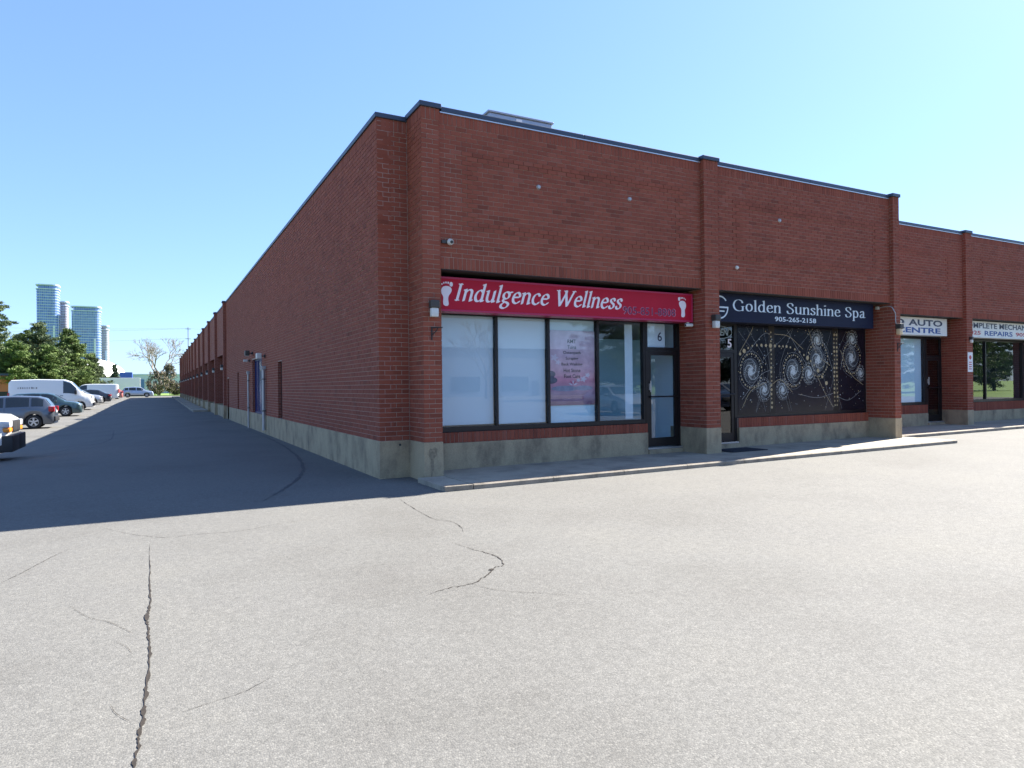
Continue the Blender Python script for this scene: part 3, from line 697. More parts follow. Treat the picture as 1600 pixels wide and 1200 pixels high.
def put_text(name, vf, box, y, mat, parent, ybase=None, shadow=None):
    """fit flat lettering into box (x0, x1, z0, z1) on the plane y, facing -y (local coordinates of parent)"""
    v, f = vf; a = np.array(v); x0, x1, z0, z1 = box
    mn, mx = a.min(0), a.max(0)
    X = x0+(a[:, 0]-mn[0])/(mx[0]-mn[0])*(x1-x0); Z = z0+(a[:, 1]-mn[1])/(mx[1]-mn[1])*(z1-z0)
    m = MB(); m.add([(p, y, q) for p, q in zip(X, Z)], f)
    return m.build(name, mat, parent)
def flat(m, pts, y): m.quad(*[(p[0], y, p[1]) for p in pts])
def footprint(mir, cx, z0, h, y, parent, y2):
    """bare foot sole with five toes; mir = 1 big toe on the right"""
    m = MB(); out = [(-.05,0),(.07,.0),(.12,.08),(.1,.25),(.12,.4),(.22,.55),(.26,.68),(.2,.78),(.05,.82),(-.12,.78),(-.2,.66),(-.19,.5),(-.12,.36),(-.13,.15),(-.11,.05)]
    pl = catmull(out+[out[0]], 4)[:-1]; flat(m, [(cx+mir*p[0]*h, z0+p[1]*h) for p in pl], y)
    for tx, tz, r in ((.24, .90, .085), (.11, .955, .045), (.01, .96, .04), (-.085, .94, .036), (-.17, .89, .032)):
        flat(m, ell(cx+mir*tx*h, z0+tz*h, r*h*.9, r*h*1.15, n=15)[:-1], y)
    return m.build('footprint_logo', 'letter_white', parent)
def sign_box(label, x0, x1, z0, z1, yf, yb, face, trim, group=None):
    r = tag(empty('shop_sign', (x0, yf, z0)), label, 'sign', group); w, h, d = x1-x0, z1-z0, yb-yf; t = .035
    m = MB(); m.box((t, .004, t), (w-t, d, h-t)); m.build('panel', face, r)
    m = MB(); m.bevbox((0, -.006, 0), (w, d+.01, t), .006); m.bevbox((0, -.006, h-t), (w, d+.01, h), .006); m.bevbox((0, -.005, t), (t, d+.01, h-t), .006); m.bevbox((w-t, -.005, t), (w, d+.01, h-t), .006); m.build('trim', trim, r)
    return r
# unit 6 sign
s1 = sign_box('long red sign board with white italic lettering and two white footprints', X1R+.03, 6.70, 2.885, 3.485, -.47, -.17, 'red', 'red_trim')
o1 = X1R+.03
put_text('shop_name', nib_text('Indulgence Wellness', .24, .17, 30, .065, False, True), (1.22-o1, 4.86-o1, .085, .525), .0015, 'letter_white', s1)
put_text('phone_outline', font_text('905-851-8808', .018), (4.855-o1, 6.235-o1, .095, .265), .0020, 'pink_line', s1)
put_text('phone_number', font_text('905-851-8808', .0), (4.875-o1, 6.215-o1, .105, .255), .0010, 'purple', s1)
footprint(1, 1.06-o1, .095, .42, .0015, s1, 0); footprint(-1, 6.43-o1, .10, .42, .0015, s1, 0)
# unit 5 sign
s2 = sign_box('black and navy sign board with silver serif lettering and a circular letter emblem', X2R+.02, 12.76, 2.93, 3.56, -.47, -.17, 'navy', 'navy')
o2 = X2R+.02
put_text('shop_name', nib_text('Golden Sunshine Spa', 0, .13, 12, .045, True), (7.87-o2, 12.46-o2, .17, .52), .0015, 'letter_silver', s2)
put_text('phone_number', font_text('905-265-2158', .015), (9.19-o2, 10.60-o2, .065, .175), .0015, 'letter_silver', s2)
m = MB(); cx, cz, r0, r1 = 7.48-o2, .315, .222, .255
for a0 in np.arange(38, 358, 8):
    p = [(cx+r*math.cos(R(a)), .0015, cz+r*math.sin(R(a))) for r, a in ((r0, a0), (r1, a0), (r1, a0+8), (r0, a0+8))]; m.quad(*p)
m.quad((cx-.02, .0008, cz-.017), (cx+.255, .0008, cz-.017), (cx+.255, .0008, cz+.017), (cx-.02, .0008, cz+.017)); m.quad((cx-.02, .001, cz-.10), (cx+.14, .001, cz-.10), (cx+.14, .001, cz-.07), (cx-.02, .001, cz-.07))
m.build('emblem', 'letter_silver', s2)
# set-back units
yf3 = YS+DY+.25
s3 = sign_box('white sign board reading AUTO CENTRE in dark blue capitals', X3R+.02, 18.82, 3.0, 3.545, yf3, yf3+.3, 'sign_white', 'sign_white')
o3 = X3R+.02
put_text('top_line', font_text('D', .03), (16.14-o3, 16.62-o3, .285, .48), .0015, 'letter_grey', s3); put_text('top_line', font_text('AUTO', .03), (16.82-o3, 18.58-o3, .285, .48), .0015, 'letter_grey', s3)
put_text('bottom_line', font_text('CENTRE', .03), (16.22-o3, 18.48-o3, .065, .235), .0015, 'letter_blue', s3)
s4 = sign_box('white sign board reading COMPLETE MECHANICAL REPAIRS with red figures', X4R+.02, 25.4, 3.0, 3.545, yf3, yf3+.3, 'sign_white', 'sign_white')
o4 = X4R+.02
put_text('top_line', font_text('COMPLETE MECHANICAL', .025), (19.66-o4, 24.55-o4, .31, .49), .0015, 'letter_grey', s4)
put_text('bottom_line', font_text('REPAIRS', .025), (20.98-o4, 22.72-o4, .075, .235), .0015, 'letter_blue', s4)
put_text('red_figures', font_text('025', .025), (20.1-o4, 20.75-o4, .095, .225), .0015, 'letter_red', s4); put_text('red_figures', font_text('905', .025), (22.92-o4, 23.6-o4, .095, .225), .0015, 'letter_red', s4)

# poster in the third pane of unit 6
def poster_mat():
    m, nt, b = newmat('poster_print'); b.inputs['Roughness'].default_value = .45
    t = N(nt, 'ShaderNodeTexCoord'); s = N(nt, 'ShaderNodeSeparateXYZ'); L(nt, t.outputs['Object'], s.inputs[0])
    d = N(nt, 'ShaderNodeMath', operation='DIVIDE'); L(nt, s.outputs[2], d.inputs[0]); d.inputs[1].default_value = 1.48
    r = ramp(nt, [(0, (.30, .13, .18)), (.17, (.56, .30, .36)), (.22, (.66, .32, .38)), (.34, (.82, .30, .36)), (.5, (.84, .46, .50)), (1, (.80, .64, .68))]); L(nt, d.outputs[0], r.inputs[0])
    n = N(nt, 'ShaderNodeTexNoise', Scale=5, Detail=3); L(nt, t.outputs['Object'], n.inputs['Vector'])
    r2 = ramp(nt, [(.4, (.86, .80, .82)), (.65, (1.06, 1.03, 1.03))]); L(nt, n.outputs[0], r2.inputs[0])
    L(nt, mix(nt, 1.0, r.outputs[0], r2.outputs[0], 'MULTIPLY'), b.inputs['Base Color']); return m
po = tag(empty('poster', (3.465, YW+.030, 1.18)), 'pink spa poster with a printed list of treatments inside the window', 'poster')
m = MB(); m.box((0, 0, 0), (1.08, .003, 1.49)); m.build('sheet', poster_mat(), po)
for i, (t, w) in enumerate((('RMT', .21), ('Tuina', .21), ('Osteopath', .42), ('Scraping', .30), ('Back Walking', .50), ('Hot Stone', .40), ('Foot Care', .38))):
    zc = 1.275-i*.1165; put_text('print_line', font_text(t, .02), (.53-w/2, .53+w/2, zc-.034, zc+.042), -.0012, 'black', po)
MT['stone'] = plain('print_stone', (.17, .14, .17), .5, noise=.3, scale=9); MT['stone_l'] = plain('print_stone_pale', (.36, .30, .36), .5, noise=.3, scale=9); MT['petal'] = plain('print_petal', (.60, .10, .18), .5); MT['petal_l'] = plain('print_petal_pale', (.82, .60, .64), .5)
for cx, cz, rx, rz, mt, dy in ((.02, .62, .12, .07, 'stone', 1.0), (.03, .50, .15, .07, 'stone', 1.2), (.36, .335, .32, .055, 'stone_l', 1.0), (.80, .34, .22, .05, 'stone_l', 1.2)):
    m = MB(); flat(m, [(max(.002, p[0]), p[1]) for p in ell(cx, cz, rx, rz, n=25)[:-1]], -.001*dy); m.build('print_stone', mt, po)
for i in range(5):
    a = 20+i*35; m = MB(); p = [(.55, .40), (.55+.06*math.cos(R(a-18)), .40+.06*math.sin(R(a-18))), (.55+.12*math.cos(R(a)), .40+.11*math.sin(R(a))), (.55+.06*math.cos(R(a+18)), .40+.06*math.sin(R(a+18)))]
    flat(m, p, -.0016-.0002*i); m.build('print_petal', 'petal' if i % 2 else 'petal_l', po)
for cx, cz, r in ((.12, .95, .07), (.2, .86, .05), (.8, .52, .06), (.9, .60, .05), (.68, .5, .04)):
    m = MB(); flat(m, [(cx+r*(1+.35*math.cos(5*t))*math.cos(t), cz+r*.8*(1+.35*math.cos(5*t))*math.sin(t)) for t in np.linspace(0, 2*math.pi, 31)[:-1]], -.0009); m.build('print_petal', 'petal_l', po)
# number 6 on white film above the door, number 5 and OPEN board above the dark door
nf = tag(empty('door_number', (5.855, YW-.02, 2.375)), 'white film with grey figure 6 behind the glass above the door', 'number')
m = MB(); m.box((0, 0, 0), (.50, .003, .5)); m.build('film', 'blind', nf); put_text('figure', font_text('6', .012), (.30, .42, .13, .33), -.0012, 'letter_grey', nf)
nf = tag(empty('door_number', (8.19, YW-.035, 2.40)), 'white figure 5 on the dark glass above the door', 'number')
put_text('figure', font_text('5', .02), (0, .13, 0, .2), 0, 'letter_white', nf)
ob = tag(empty('open_board', (7.6, YW-.036, 2.62)), 'grey oval OPEN sign behind the glass above the dark door', 'sign')
MT['open_grey'] = plain('open_grey', (.30, .36, .36), .4)
m = MB()
for a0 in np.arange(0, 360, 10): m.quad(*[(.36+(.36+k)*math.cos(R(a)), 0, .125+(.135+k)*math.sin(R(a))) for k, a in ((0, a0), (.014, a0), (.014, a0+10), (0, a0+10))])
m.build('oval', 'open_grey', ob); put_text('figure', font_text('OPEN', .015, .25), (.09, .63, .05, .2), -.001, 'open_grey', ob)

# printed film on the dark shop window: swirls, bead chains and thin arcs on a near-black ground
wf = tag(empty('window_graphic', (8.48, YW-.058, .86)), 'near-black window film printed with pale swirls and gold bead chains', 'window film')
MT['film_dark'] = plain('film_print_dark', (.010, .010, .017), .16, spec=.35, noise=.4, scale=2); MT['film_pale'] = plain('film_print_pale', (.50, .54, .54), .4); MT['film_gold'] = plain('film_print_gold', (.44, .34, .185), .4); MT['film_mid'] = plain('film_print_mid', (.22, .22, .21), .4)
MT['film_halo'] = plain('film_print_halo', (.028, .032, .04), .3, spec=.3); MT['film_halo2'] = plain('film_print_glow', (.07, .078, .085), .3, spec=.3)
WX = 13.06-8.48; WZ = 2.08
m = MB(); m.box((0, 0, 0), (WX, .003, WZ)); m.build('film', 'film_dark', wf)
for a, b in ((9.50, 9.70), (11.80, 12.02)): m = MB(); m.box((a-8.48, -.0008, 0), (b-8.48, -.0001, WZ)); m.build('print_band', plain('film_print_band', (.022, .016, .013), .4, spec=.25), wf)
beads = {'film_pale': MB(), 'film_gold': MB(), 'film_mid': MB(), 'film_halo': MB(), 'film_halo2': MB()}; cnt = [0]
def bead(x, z, r, k):
    x -= 8.48; z -= .86; r *= 1.3
    if r < x < WX-r and r < z < WZ-r: cnt[0] += 1; flat(beads[k], ell(x, z, r, r, n=7)[:-1], -.0012-(cnt[0] % 400)*4e-6)
def arc(pts, w, k):
    pl = [np.array(p) for p in pts]
    for a, b in zip(pl[:-1], pl[1:]):
        if not all(8.5 < q[0] < 13.04 and .88 < q[1] < 2.92 for q in (a, b)): continue
        d = (b-a)/(np.hypot(*(b-a))+1e-9); n = np.array([-d[1], d[0]])*w/2; cnt[0] += 1
        flat(beads[k], [(q[0]-8.48, q[1]-.86) for q in (a-n, b-n, b+n, a+n)], -.0012-(cnt[0] % 400)*4e-6)
for (cx, cz, r) in ((8.91,1.87,.36),(10.34,1.87,.35),(11.24,2.15,.38),(12.54,2.19,.36),(11.23,2.64,.2),(12.57,2.69,.2),(10.91,1.81,.22),(12.9,1.81,.17),(9.33,1.42,.22),(9.96,1.42,.2)):
    for k_, rr_ in (('film_halo', .74), ('film_halo2', .34)):
        e_ = [(min(max(p[0]-8.48, .004), WX-.004), min(max(p[1]-.86, .004), WZ-.004)) for p in ell(cx, cz, rr_*r, rr_*r*1.15, n=21)[:-1]]
        flat(beads[k_], e_, -.0009 if k_ == 'film_halo' else -.00105)
    for q_ in range(3): arc([(cx+r*(.5+.22*q_)*math.cos(a), cz+r*(.55+.24*q_)*math.sin(a)) for a in np.linspace(q_, q_+4.2, 26)], .006, 'film_mid')
    for i in range(int(620*r)):
        q = abs(random.gauss(0, .33))*r; a = random.uniform(0, 2*math.pi); bead(cx+q*math.cos(a)*.85, cz+q*math.sin(a)*1.1, .006+.007*random.random(), 'film_pale' if q < .3*r else 'film_mid')
    for arm in range(3):
        for t in np.linspace(.15, 1, 26): bead(cx+r*t*.9*math.cos(arm*2.1+t*5), cz+r*t*math.sin(arm*2.1+t*5), .006+.008*(1-t), 'film_pale')
    nb_ = int(60*r)+8
    for i in range(nb_): a = 2*math.pi*i/nb_; bead(cx+r*.98*math.cos(a), cz+r*1.1*math.sin(a), .018 if i % 2 else .011, 'film_gold' if r > .3 else 'film_mid')
    arc([(cx+r*1.15*math.cos(a), cz+r*1.28*math.sin(a)) for a in np.linspace(.3, 5.4, 34)], .006, 'film_mid')
for t in catmull([(8.56,2.26),(8.96,2.45),(9.41,2.47),(9.86,2.46),(10.25,2.44),(10.73,2.26),(11.1,2.01),(11.55,1.56)], 3): bead(t[0], t[1], random.choice((.022, .03, .042)), 'film_gold')
for x in (9.58, 11.86, 11.96):
    for z in np.arange(1.0, 2.85, .105): bead(x+random.gauss(0, .006), z, random.choice((.018, .027)), 'film_gold')
for (a, b, c) in (((8.6,1.2),(9.2,1.75),(9.6,1.9)), ((8.55,2.3),(8.9,2.75),(9.0,2.92)), ((10.1,2.92),(10.5,2.4),(11.2,1.6)), ((11.2,1.75),(11.5,1.3),(11.8,.95)), ((12.1,2.4),(12.5,1.8),(13.0,1.5)), ((8.7,2.2),(9.3,2.72),(9.55,2.75)), ((9.7,2.75),(10.2,2.7),(10.7,2.4)), ((9.6,1.55),(9.9,1.65),(10.3,1.35)), ((10.5,1.3),(11.2,1.2),(11.8,1.3)), ((12.0,1.2),(12.4,1.12),(12.9,1.35)), ((8.6,1.0),(8.9,1.4),(9.4,1.6)), ((11.2,2.9),(11.5,2.5),(11.8,1.9)), ((12.1,1.9),(12.3,2.5),(12.7,2.9)), ((10.9,2.9),(11.2,2.3),(11.7,2.0))):
    arc(catmull([a, b, c], 9), .010, 'film_gold' if random.random() < .4 else 'film_mid')
for i in range(9):
    a = (random.uniform(8.6, 12.8), .9); arc(catmull([a, (a[0]+random.uniform(-.5, .5), 1.9), (a[0]+random.uniform(-1, 1), 2.9)], 9), .006, 'film_mid')
for i in range(260): bead(random.uniform(8.5, 13), random.uniform(.95, 2.9), random.choice((.005, .007, .011)), random.choice(('film_gold', 'film_mid', 'film_pale')))
for k, b in beads.items(): tag(b.build('printed_pattern', k, wf), kind='stuff')

# ------------------------------------------------------------------ small wall things
def wall_lamp(x, y, z, label, lens='lamp_lens', s=1.0):
    r = tag(empty('wall_lamp', (x, y, z)), label, 'lamp', 'wall lamps on the brick pilasters')
    m = MB(); m.bevbox((-.075*s, -.14*s, .03*s), (.075*s, 0, .16*s), .02); m.build('housing', 'lamp_body', r)
    m = MB(); m.bevbox((-.065*s, -.12*s, -.12*s), (.065*s, -.012, .035*s), .025); m.build('lens', lens, r, smooth=40)
wall_lamp(.715, YP1, 2.86, 'dark cap wall lamp with pale lens on the corner pilaster')
wall_lamp(6.975, YP, 2.86, 'wall lamp with pale lens on the pilaster between the red and navy signs')
wall_lamp(13.23, YP, 2.88, 'wall lamp with yellowed lens fed by a curved conduit', 'lamp_amber')
wall_lamp(19.44, YP+DY, 2.86, 'small pale wall lamp above the white notice', s=.7)
def bracket(x, y, z, label):
    r = tag(empty('iron_bracket', (x, y, z)), label, 'bracket', 'iron brackets on the pilasters')
    m = MB(); m.box((-.012, -.012, -.16), (.012, 0, .06)); m.build('stem', 'iron', r)
    m = MB(); m.tube([(0, -.01, .04), (.06, -.06, .05), (.17, -.06, .05)], .011, 6); m.tube([(0, -.012, -.08), (.06, -.03, -.02), (.09, -.055, .04)], .009, 6); m.build('arm', 'iron', r)
bracket(.69, YP1, 2.52, 'small black iron bracket below the corner wall lamp'); bracket(13.24, YP, 2.50, 'small black iron bracket below the wall lamp with yellowed lens')
c1 = tag(empty('security_camera', (1.03, YS, 4.03)), 'round security camera on the brickwork above the red sign', 'camera')
m = MB(); m.box((-.14, -.04, -.025), (0, -.0, .025)); m.tube([(0, 0, 0), (0, -.06, 0)], .03, 10); m.build('mount', 'lamp_body', c1); m = MB(); m.disc((0, -.05, 0), (.2, -1, -.2), .055, .05, 18, .045); m.build('lens_housing', 'white_plastic', c1, smooth=40)
m = MB(); m.disc((.011, -.102, -.010), (.2, -1, -.2), .028, .012, 14); m.build('lens', 'blackp', c1)
c2 = tag(empty('security_camera', (6.60, -.42, 2.885)), 'white bullet security camera under the end of the red sign', 'camera')
m = MB(); m.disc((0, 0, 0), (0, 0, -1), .035, .02, 14); m.tube([(0, 0, -.02), (0, -.01, -.045)], .015, 8); m.build('mount', 'white_plastic', c2); m = MB(); m.tube([(-.09, -.03, -.065), (.08, -.05, -.06)], [.034, .034], 12); m.build('body', 'white_plastic', c2, smooth=40)
m = MB(); m.tube([(-.0925, -.0298, -.0651), (-.0905, -.03, -.065)], .024, 12); m.build('lens', 'blackp', c2)
c3 = tag(empty('conduit', (X3L, YP, 3.42)), 'grey conduit curving down the pilaster to a wall lamp', 'conduit')
m = MB(); m.tube(catmull([(-.02, .42, .06), (-.02, .2, .08), (-.02, .06, .05), (-.015, -.005, -.05), (.03, -.016, -.14), (.03, -.016, -.3), (.06, -.016, -.42)], 5), .011, 7); m.build('pipe', 'conduit', c3, smooth=50)
m = MB(); m.bevbox((-.07, .38, .02), (-.002, .46, .1), .01); m.build('junction_box', 'white_plastic', c3)
nb2 = tag(empty('notice', (19.30, YP+DY, 1.86)), 'white notice with a red mark on the pilaster beside the repair shop', 'notice')
m = MB(); m.box((0, -.008, 0), (.275, -.001, .62)); m.build('board', 'blind', nb2)
m = MB(); m.quad(*[(.137+.07*math.cos(t), -.0095, .46+.07*math.sin(t)) for t in np.linspace(0, 2*math.pi, 17)[:-1]]); m.build('red_mark', 'letter_red', nb2)
m = MB(); [m.quad((.06, -.0095, z), (.215, -.0095, z), (.215, -.0095, z+.03), (.06, -.0095, z+.03)) for z in (.08, .15, .22, .29)]; m.build('print', 'letter_red', nb2)
mt_ = tag(empty('door_mat', (7.35, -.92, G(7.8, -5)+.081)), 'dark rectangular mat on the sidewalk before the dark door', 'mat')
m = MB(); m.bevbox((0, 0, 0), (1.05, .62, .014), .005); m.build('rubber', 'mat', mt_)
m = MB(); [m.box((.05, .05+i*.066, .0141), (1.0, .05+i*.066+.04, .018)) for i in range(8)]; m.build('ribs', 'mat', mt_)
# rooftop unit
ru = tag(empty('rooftop_unit', (2.66, 1.0, 5.95)), 'low grey metal rooftop unit behind the roof edge', 'rooftop unit')
MT['ru'] = plain('galvanised', (.30, .35, .42), .45, metal=.5, noise=.15, scale=2); m = MB(); m.bevbox((0, 0, .2), (1.5, 1.4, 1.22), .02); m.build('casing', 'ru', ru); m = MB(); m.box((.1, .1, 0), (1.4, 1.3, .2)); m.build('curb', 'cap', ru)
m = MB(); m.bevbox((-.03, -.03, 1.22), (1.53, 1.43, 1.26), .01); m.build('lid', 'ru', ru); m = MB(); m.box((.62, -.012, 1.02), (.76, -.001, 1.18)); m.build('data_plate', 'plate', ru)
ru2 = copy_tree(ru); ru2.location = (3.2, 46, 5.95); ru2['label'] = 'grey metal rooftop unit standing far back along the side wall'; ru2.location = (.5, 42.0, 5.95)
tag(ru, group='rooftop units'); tag(ru2, group='rooftop units')
# side wall: lights, downpipe and pipe
for i, (y, z, lb) in enumerate(((16.85, 2.98, 'angled floodlight above the blue side window'), (13.5, 2.72, 'white floodlight at the near edge of the blue side window'), (17.7, 2.72, 'small pale camera beside the blue side window'))):
    r = tag(empty('flood_light', (0, y, z)), lb, 'floodlight'); m = MB(); m.box((-.05, -.05, -.05), (0, .05, .05)); m.tube([(-.04, 0, 0), (-.14, 0, .0)], .02, 8); m.build('mount', 'lamp_body', r)
    m = MB(); m.bevbox((-.30, -.13, -.10), (-.13, .13, .10), .03) if i < 2 else m.bevbox((-.26, -.05, -.05), (-.1, .05, .05), .02); m.build('head', 'lamp_body' if i == 0 else 'white_plastic', r)
    if i < 2: m = MB(); m.box((-.28, -.11, -.108), (-.15, .11, -.101)); m.build('lens', 'lamp_lens', r)
for y, lb, mat, z0, z1, rr in ((13.35, 'tall steel downpipe on the side wall by the blue window', 'conduit', .14, 2.25, .055), (17.85, 'thin pale pipe running down the side wall to the ground', 'conduit', -.1, 2.18, .035)):
    r = tag(empty('downpipe', (-.01, y, 0)), lb, 'pipe'); m = MB(); m.tube([(-rr-.02, 0, z0), (-rr-.02, 0, z1)], rr, 12); m.build('pipe', mat, r, smooth=50)
    for z in (.8, 1.9): m = MB(); m.box((-2*rr-.03, -rr-.01, z), (0, rr+.01, z+.03)); m.build('strap', 'lamp_body', r)
    m = MB(); m.bevbox((-2*rr-.04, -rr-.03, z1), (0, rr+.03, z1+.12), .01); m.build('hopper', mat, r)
for i in range(NB):
    y0 = SIDE_END+i*BL
    r = tag(empty('wall_lamp', (-.14, y0+.2, 2.75)), 'small pale wall lamp on a side-wall pilaster of the far bays', 'lamp', 'wall lamps along the side wall')
    m = MB(); m.bevbox((-.14, -.08, 0), (0, .08, .16), .02); m.build('housing', 'lamp_body', r); m = MB(); m.bevbox((-.13, -.07, -.13), (-.01, .07, 0), .02); m.build('lens', 'lamp_lens', r)

# ------------------------------------------------------------------ vehicles (front towards local +x)
def paint(name, col, metal=.0): return plain(name, col, .28, metal=metal, coat=.8)
def vehicle(name, label, cat, sp, col, loc, rz, group='vehicles parked along the lot'):
    root = tag(empty(name, loc, rz), label, cat, group)
    X = np.array
    def ip(k, x): t = sp[k]; return np.interp(x, [p[0] for p in t], [p[1] for p in t])
    x0, x1 = sp['top'][0][0], sp['top'][-1][0]; wr = sp['wr']; wx = sp['wheels']
    st = sorted(set(np.round(np.concatenate([np.linspace(x0, x1, 70), [p[0] for p in sp['top']], [p[0] for p in sp['belt']], [w+d for w in wx for d in (-wr*1.14, wr*1.14)]]), 3)))
    hw = sp['hw']; m = MB(); rings = []
    def half(x):
        e = min(1, (x-x0)/.5, (x1-x)/.5); e = max(e, 0); k = .82+.18*math.sqrt(max(0, 1-(1-e)**2))     # plan rounding at the ends
        return hw*k
    def sect(x):
        zt, zb = float(ip('top', x)), float(ip('belt', x)); zb = min(zb, zt-.02); w = half(x); bot = sp['clear']
        for c in wx:
            d = abs(x-c)
            if d < wr*1.14: bot = max(bot, wr+math.sqrt((wr*1.14)**2-d*d))
        bot = min(bot, zb-.06); mid = bot+(zb-bot)*.55
        h = zt-zb; tw = w*sp['tumble'] if h > .25 else w*(.93-.0*h)
        tw = w*np.interp(h, [0, .12, .45], [.90, .88, sp['tumble']])
        return [(w*.94, bot), (w*1.0, bot+(mid-bot)*.5), (w*1.0, mid), (w*.965, zb), (tw, zt-.045*min(1, h*4)), (tw*.86, zt-.005), (0, zt+.012)]
    for x in st: rings.append(sect(x))
    n = 7; vs = []
    for x, r in zip(st, rings):
        for (w, z) in r: vs.append((x, -w, z))
        for (w, z) in r[:-1][::-1]: vs.append((x, w, z))
    k = 2*n-1; fs = []
    for i in range(len(st)-1):
        for j in range(k-1): fs.append((i*k+j, i*k+j+1, (i+1)*k+j+1, (i+1)*k+j))
    fs += [tuple(range(k)), tuple((len(st)-1)*k+j for j in range(k))[::-1]]
    fs = [f[::-1] for f in fs]
    m.add(vs, fs); body = m.build('body', col, root, smooth=32)
    u = MB(); u.box((x0+.15, -hw*.80, sp['clear']-.03), (x1-.15, hw*.80, sp['clear']+.40)); u.build('underbody', 'under', root)
    # glazing patches follow the body surface, a few mm proud
    def sidepatch(a, b, lo, hi, nm='side_window', steps=6):
        for s in (-1, 1):
            g = MB(); xs_ = np.linspace(a, b, steps+1); vv = []
            for x in xs_:
                r = sect(x); (w0, z0), (w1, z1) = r[3], r[4]
                for t in (lo, hi): vv.append((x, s*(w0+(w1-w0)*t+.008), z0+(z1-z0)*t))
            g.add(vv, [(2*i, 2*i+2, 2*i+3, 2*i+1) for i in range(steps)]); g.build(nm, 'vglass', root)
    for a, b in sp['side']: sidepatch(a, b, .10, .92)
    for nm, (a, b) in (('windscreen', sp['ws']), ('rear_window', sp['rw'])):
        if a == b: continue
        g = MB(); xs_ = np.linspace(a, b, 5); vv = []
        for x in xs_:
            r = sect(x); w = r[5][0]*.98; zz = r[5][1]
            nx_ = (float(ip('top', x-.05))-float(ip('top', x+.05)))*6
            for t in (-1, -.5, 0, .5, 1): vv.append((x+.012*np.sign(nx_), t*w, zz+.012+.012*(1-abs(t))))
        g.add(vv, [(i*5+j, (i+1)*5+j, (i+1)*5+j+1, i*5+j+1) for i in range(4) for j in range(4)]); g.build(nm, 'vglass', root, smooth=60)
    for c in wx:
        for s in (-1, 1):
            w = MB(); y = s*(hw-.10); tw = .11
            prof = [(wr*.62, tw), (wr*.93, tw), (wr, tw*.7), (wr, -tw*.7), (wr*.93, -tw), (wr*.62, -tw)]; q = 24; vv = []
            for a in range(q):
                t = 2*math.pi*a/q
                for (r_, o_) in prof: vv.append((c+r_*math.cos(t), y+o_*s, wr+r_*math.sin(t)))
            p_ = len(prof); w.add(vv, [(a*p_+j, a*p_+j+1, ((a+1) % q)*p_+j+1, ((a+1) % q)*p_+j) for a in range(q) for j in range(p_-1)])
            wo = w.build('wheel', 'tyre', root, smooth=35)
            rm = MB(); rm.tube([(c, y+s*(tw*.45), wr), (c, y+s*(tw*.50), wr)], wr*.63, 24)
            rm.cur = 1
            for a in range(5):
                t = 2*math.pi*a/5+.3; d = Vector((math.cos(t), 0, math.sin(t))); e = Vector((-math.sin(t), 0, math.cos(t))); ctr = Vector((c, y+s*tw*.8, wr))
                p1, p2 = ctr+d*wr*.08, ctr+d*wr*.6; wd = wr*.1
                rm.quad(p1-e*wd, p2-e*wd*1.2, p2+e*wd*1.2, p1+e*wd)
            rm.tube([(c, y+s*tw*.5, wr), (c, y+s*tw*.86, wr)], wr*.13, 10)
            for a in range(24):
                t0, t1 = 2*math.pi*a/24, 2*math.pi*(a+1)/24
                rm.quad(*[(c+r_*math.cos(t), y+s*tw*.84, wr+r_*math.sin(t)) for r_, t in ((wr*.56, t0), (wr*.64, t0), (wr*.64, t1), (wr*.56, t1))])
            rm.build('rim', ['under', sp.get('rim', 'rim')], wo)
    def lampbox(nm, xa, xb, ya, yb, za, zb, mat, both=True):
        for s in ((-1, 1) if both else (1,)):
            g = MB(); g.bevbox((xa, min(s*ya, s*yb), za), (xb, max(s*ya, s*yb), zb), .03); g.build(nm, mat, root, smooth=40)
    for a in sp.get('lamps', []): lampbox(*a)
    for s in (-1, 1):
        if sp.get('mirror'):
            mx, mz = sp['mirror']; g = MB(); g.bevbox((mx-.09, min(s*(hw-.02), s*(hw+.19)), mz), (mx+.07, max(s*(hw-.02), s*(hw+.19)), mz+sp.get('mh', .15)), .04); g.build('mirror', sp.get('mmat', col), root, smooth=40)
        for dx in sp.get('handles', []):
            g = MB(); z = float(ip('belt', dx))-.10; g.bevbox((dx-.1, min(s*hw*.985, s*(hw+.012)), z), (dx+.1, max(s*hw*.985, s*(hw+.012)), z+.03), .01); g.build('door_handle', 'blackp' if sp.get('blackh') else col, root)
        for dx in sp.get('seams', []):
            g = MB(); zb = float(ip('belt', dx)); g.quad((dx-.006, s*(hw+.002), sp['clear']+.12), (dx+.006, s*(hw+.002), sp['clear']+.12), (dx+.006, s*(hw*.97+.004), zb-.01), (dx-.006, s*(hw*.97+.004), zb-.01)); g.build('door_seam', 'blackp', root)
        if sp.get('cladding'):
            g = MB(); g.box((wx[0]+wr*1.2, min(s*hw*.9, s*(hw+.006)), sp['clear']), (wx[1]-wr*1.2, max(s*hw*.9, s*(hw+.006)), sp['clear']+.13)); g.build('sill_trim', 'blackp', root)
    return root
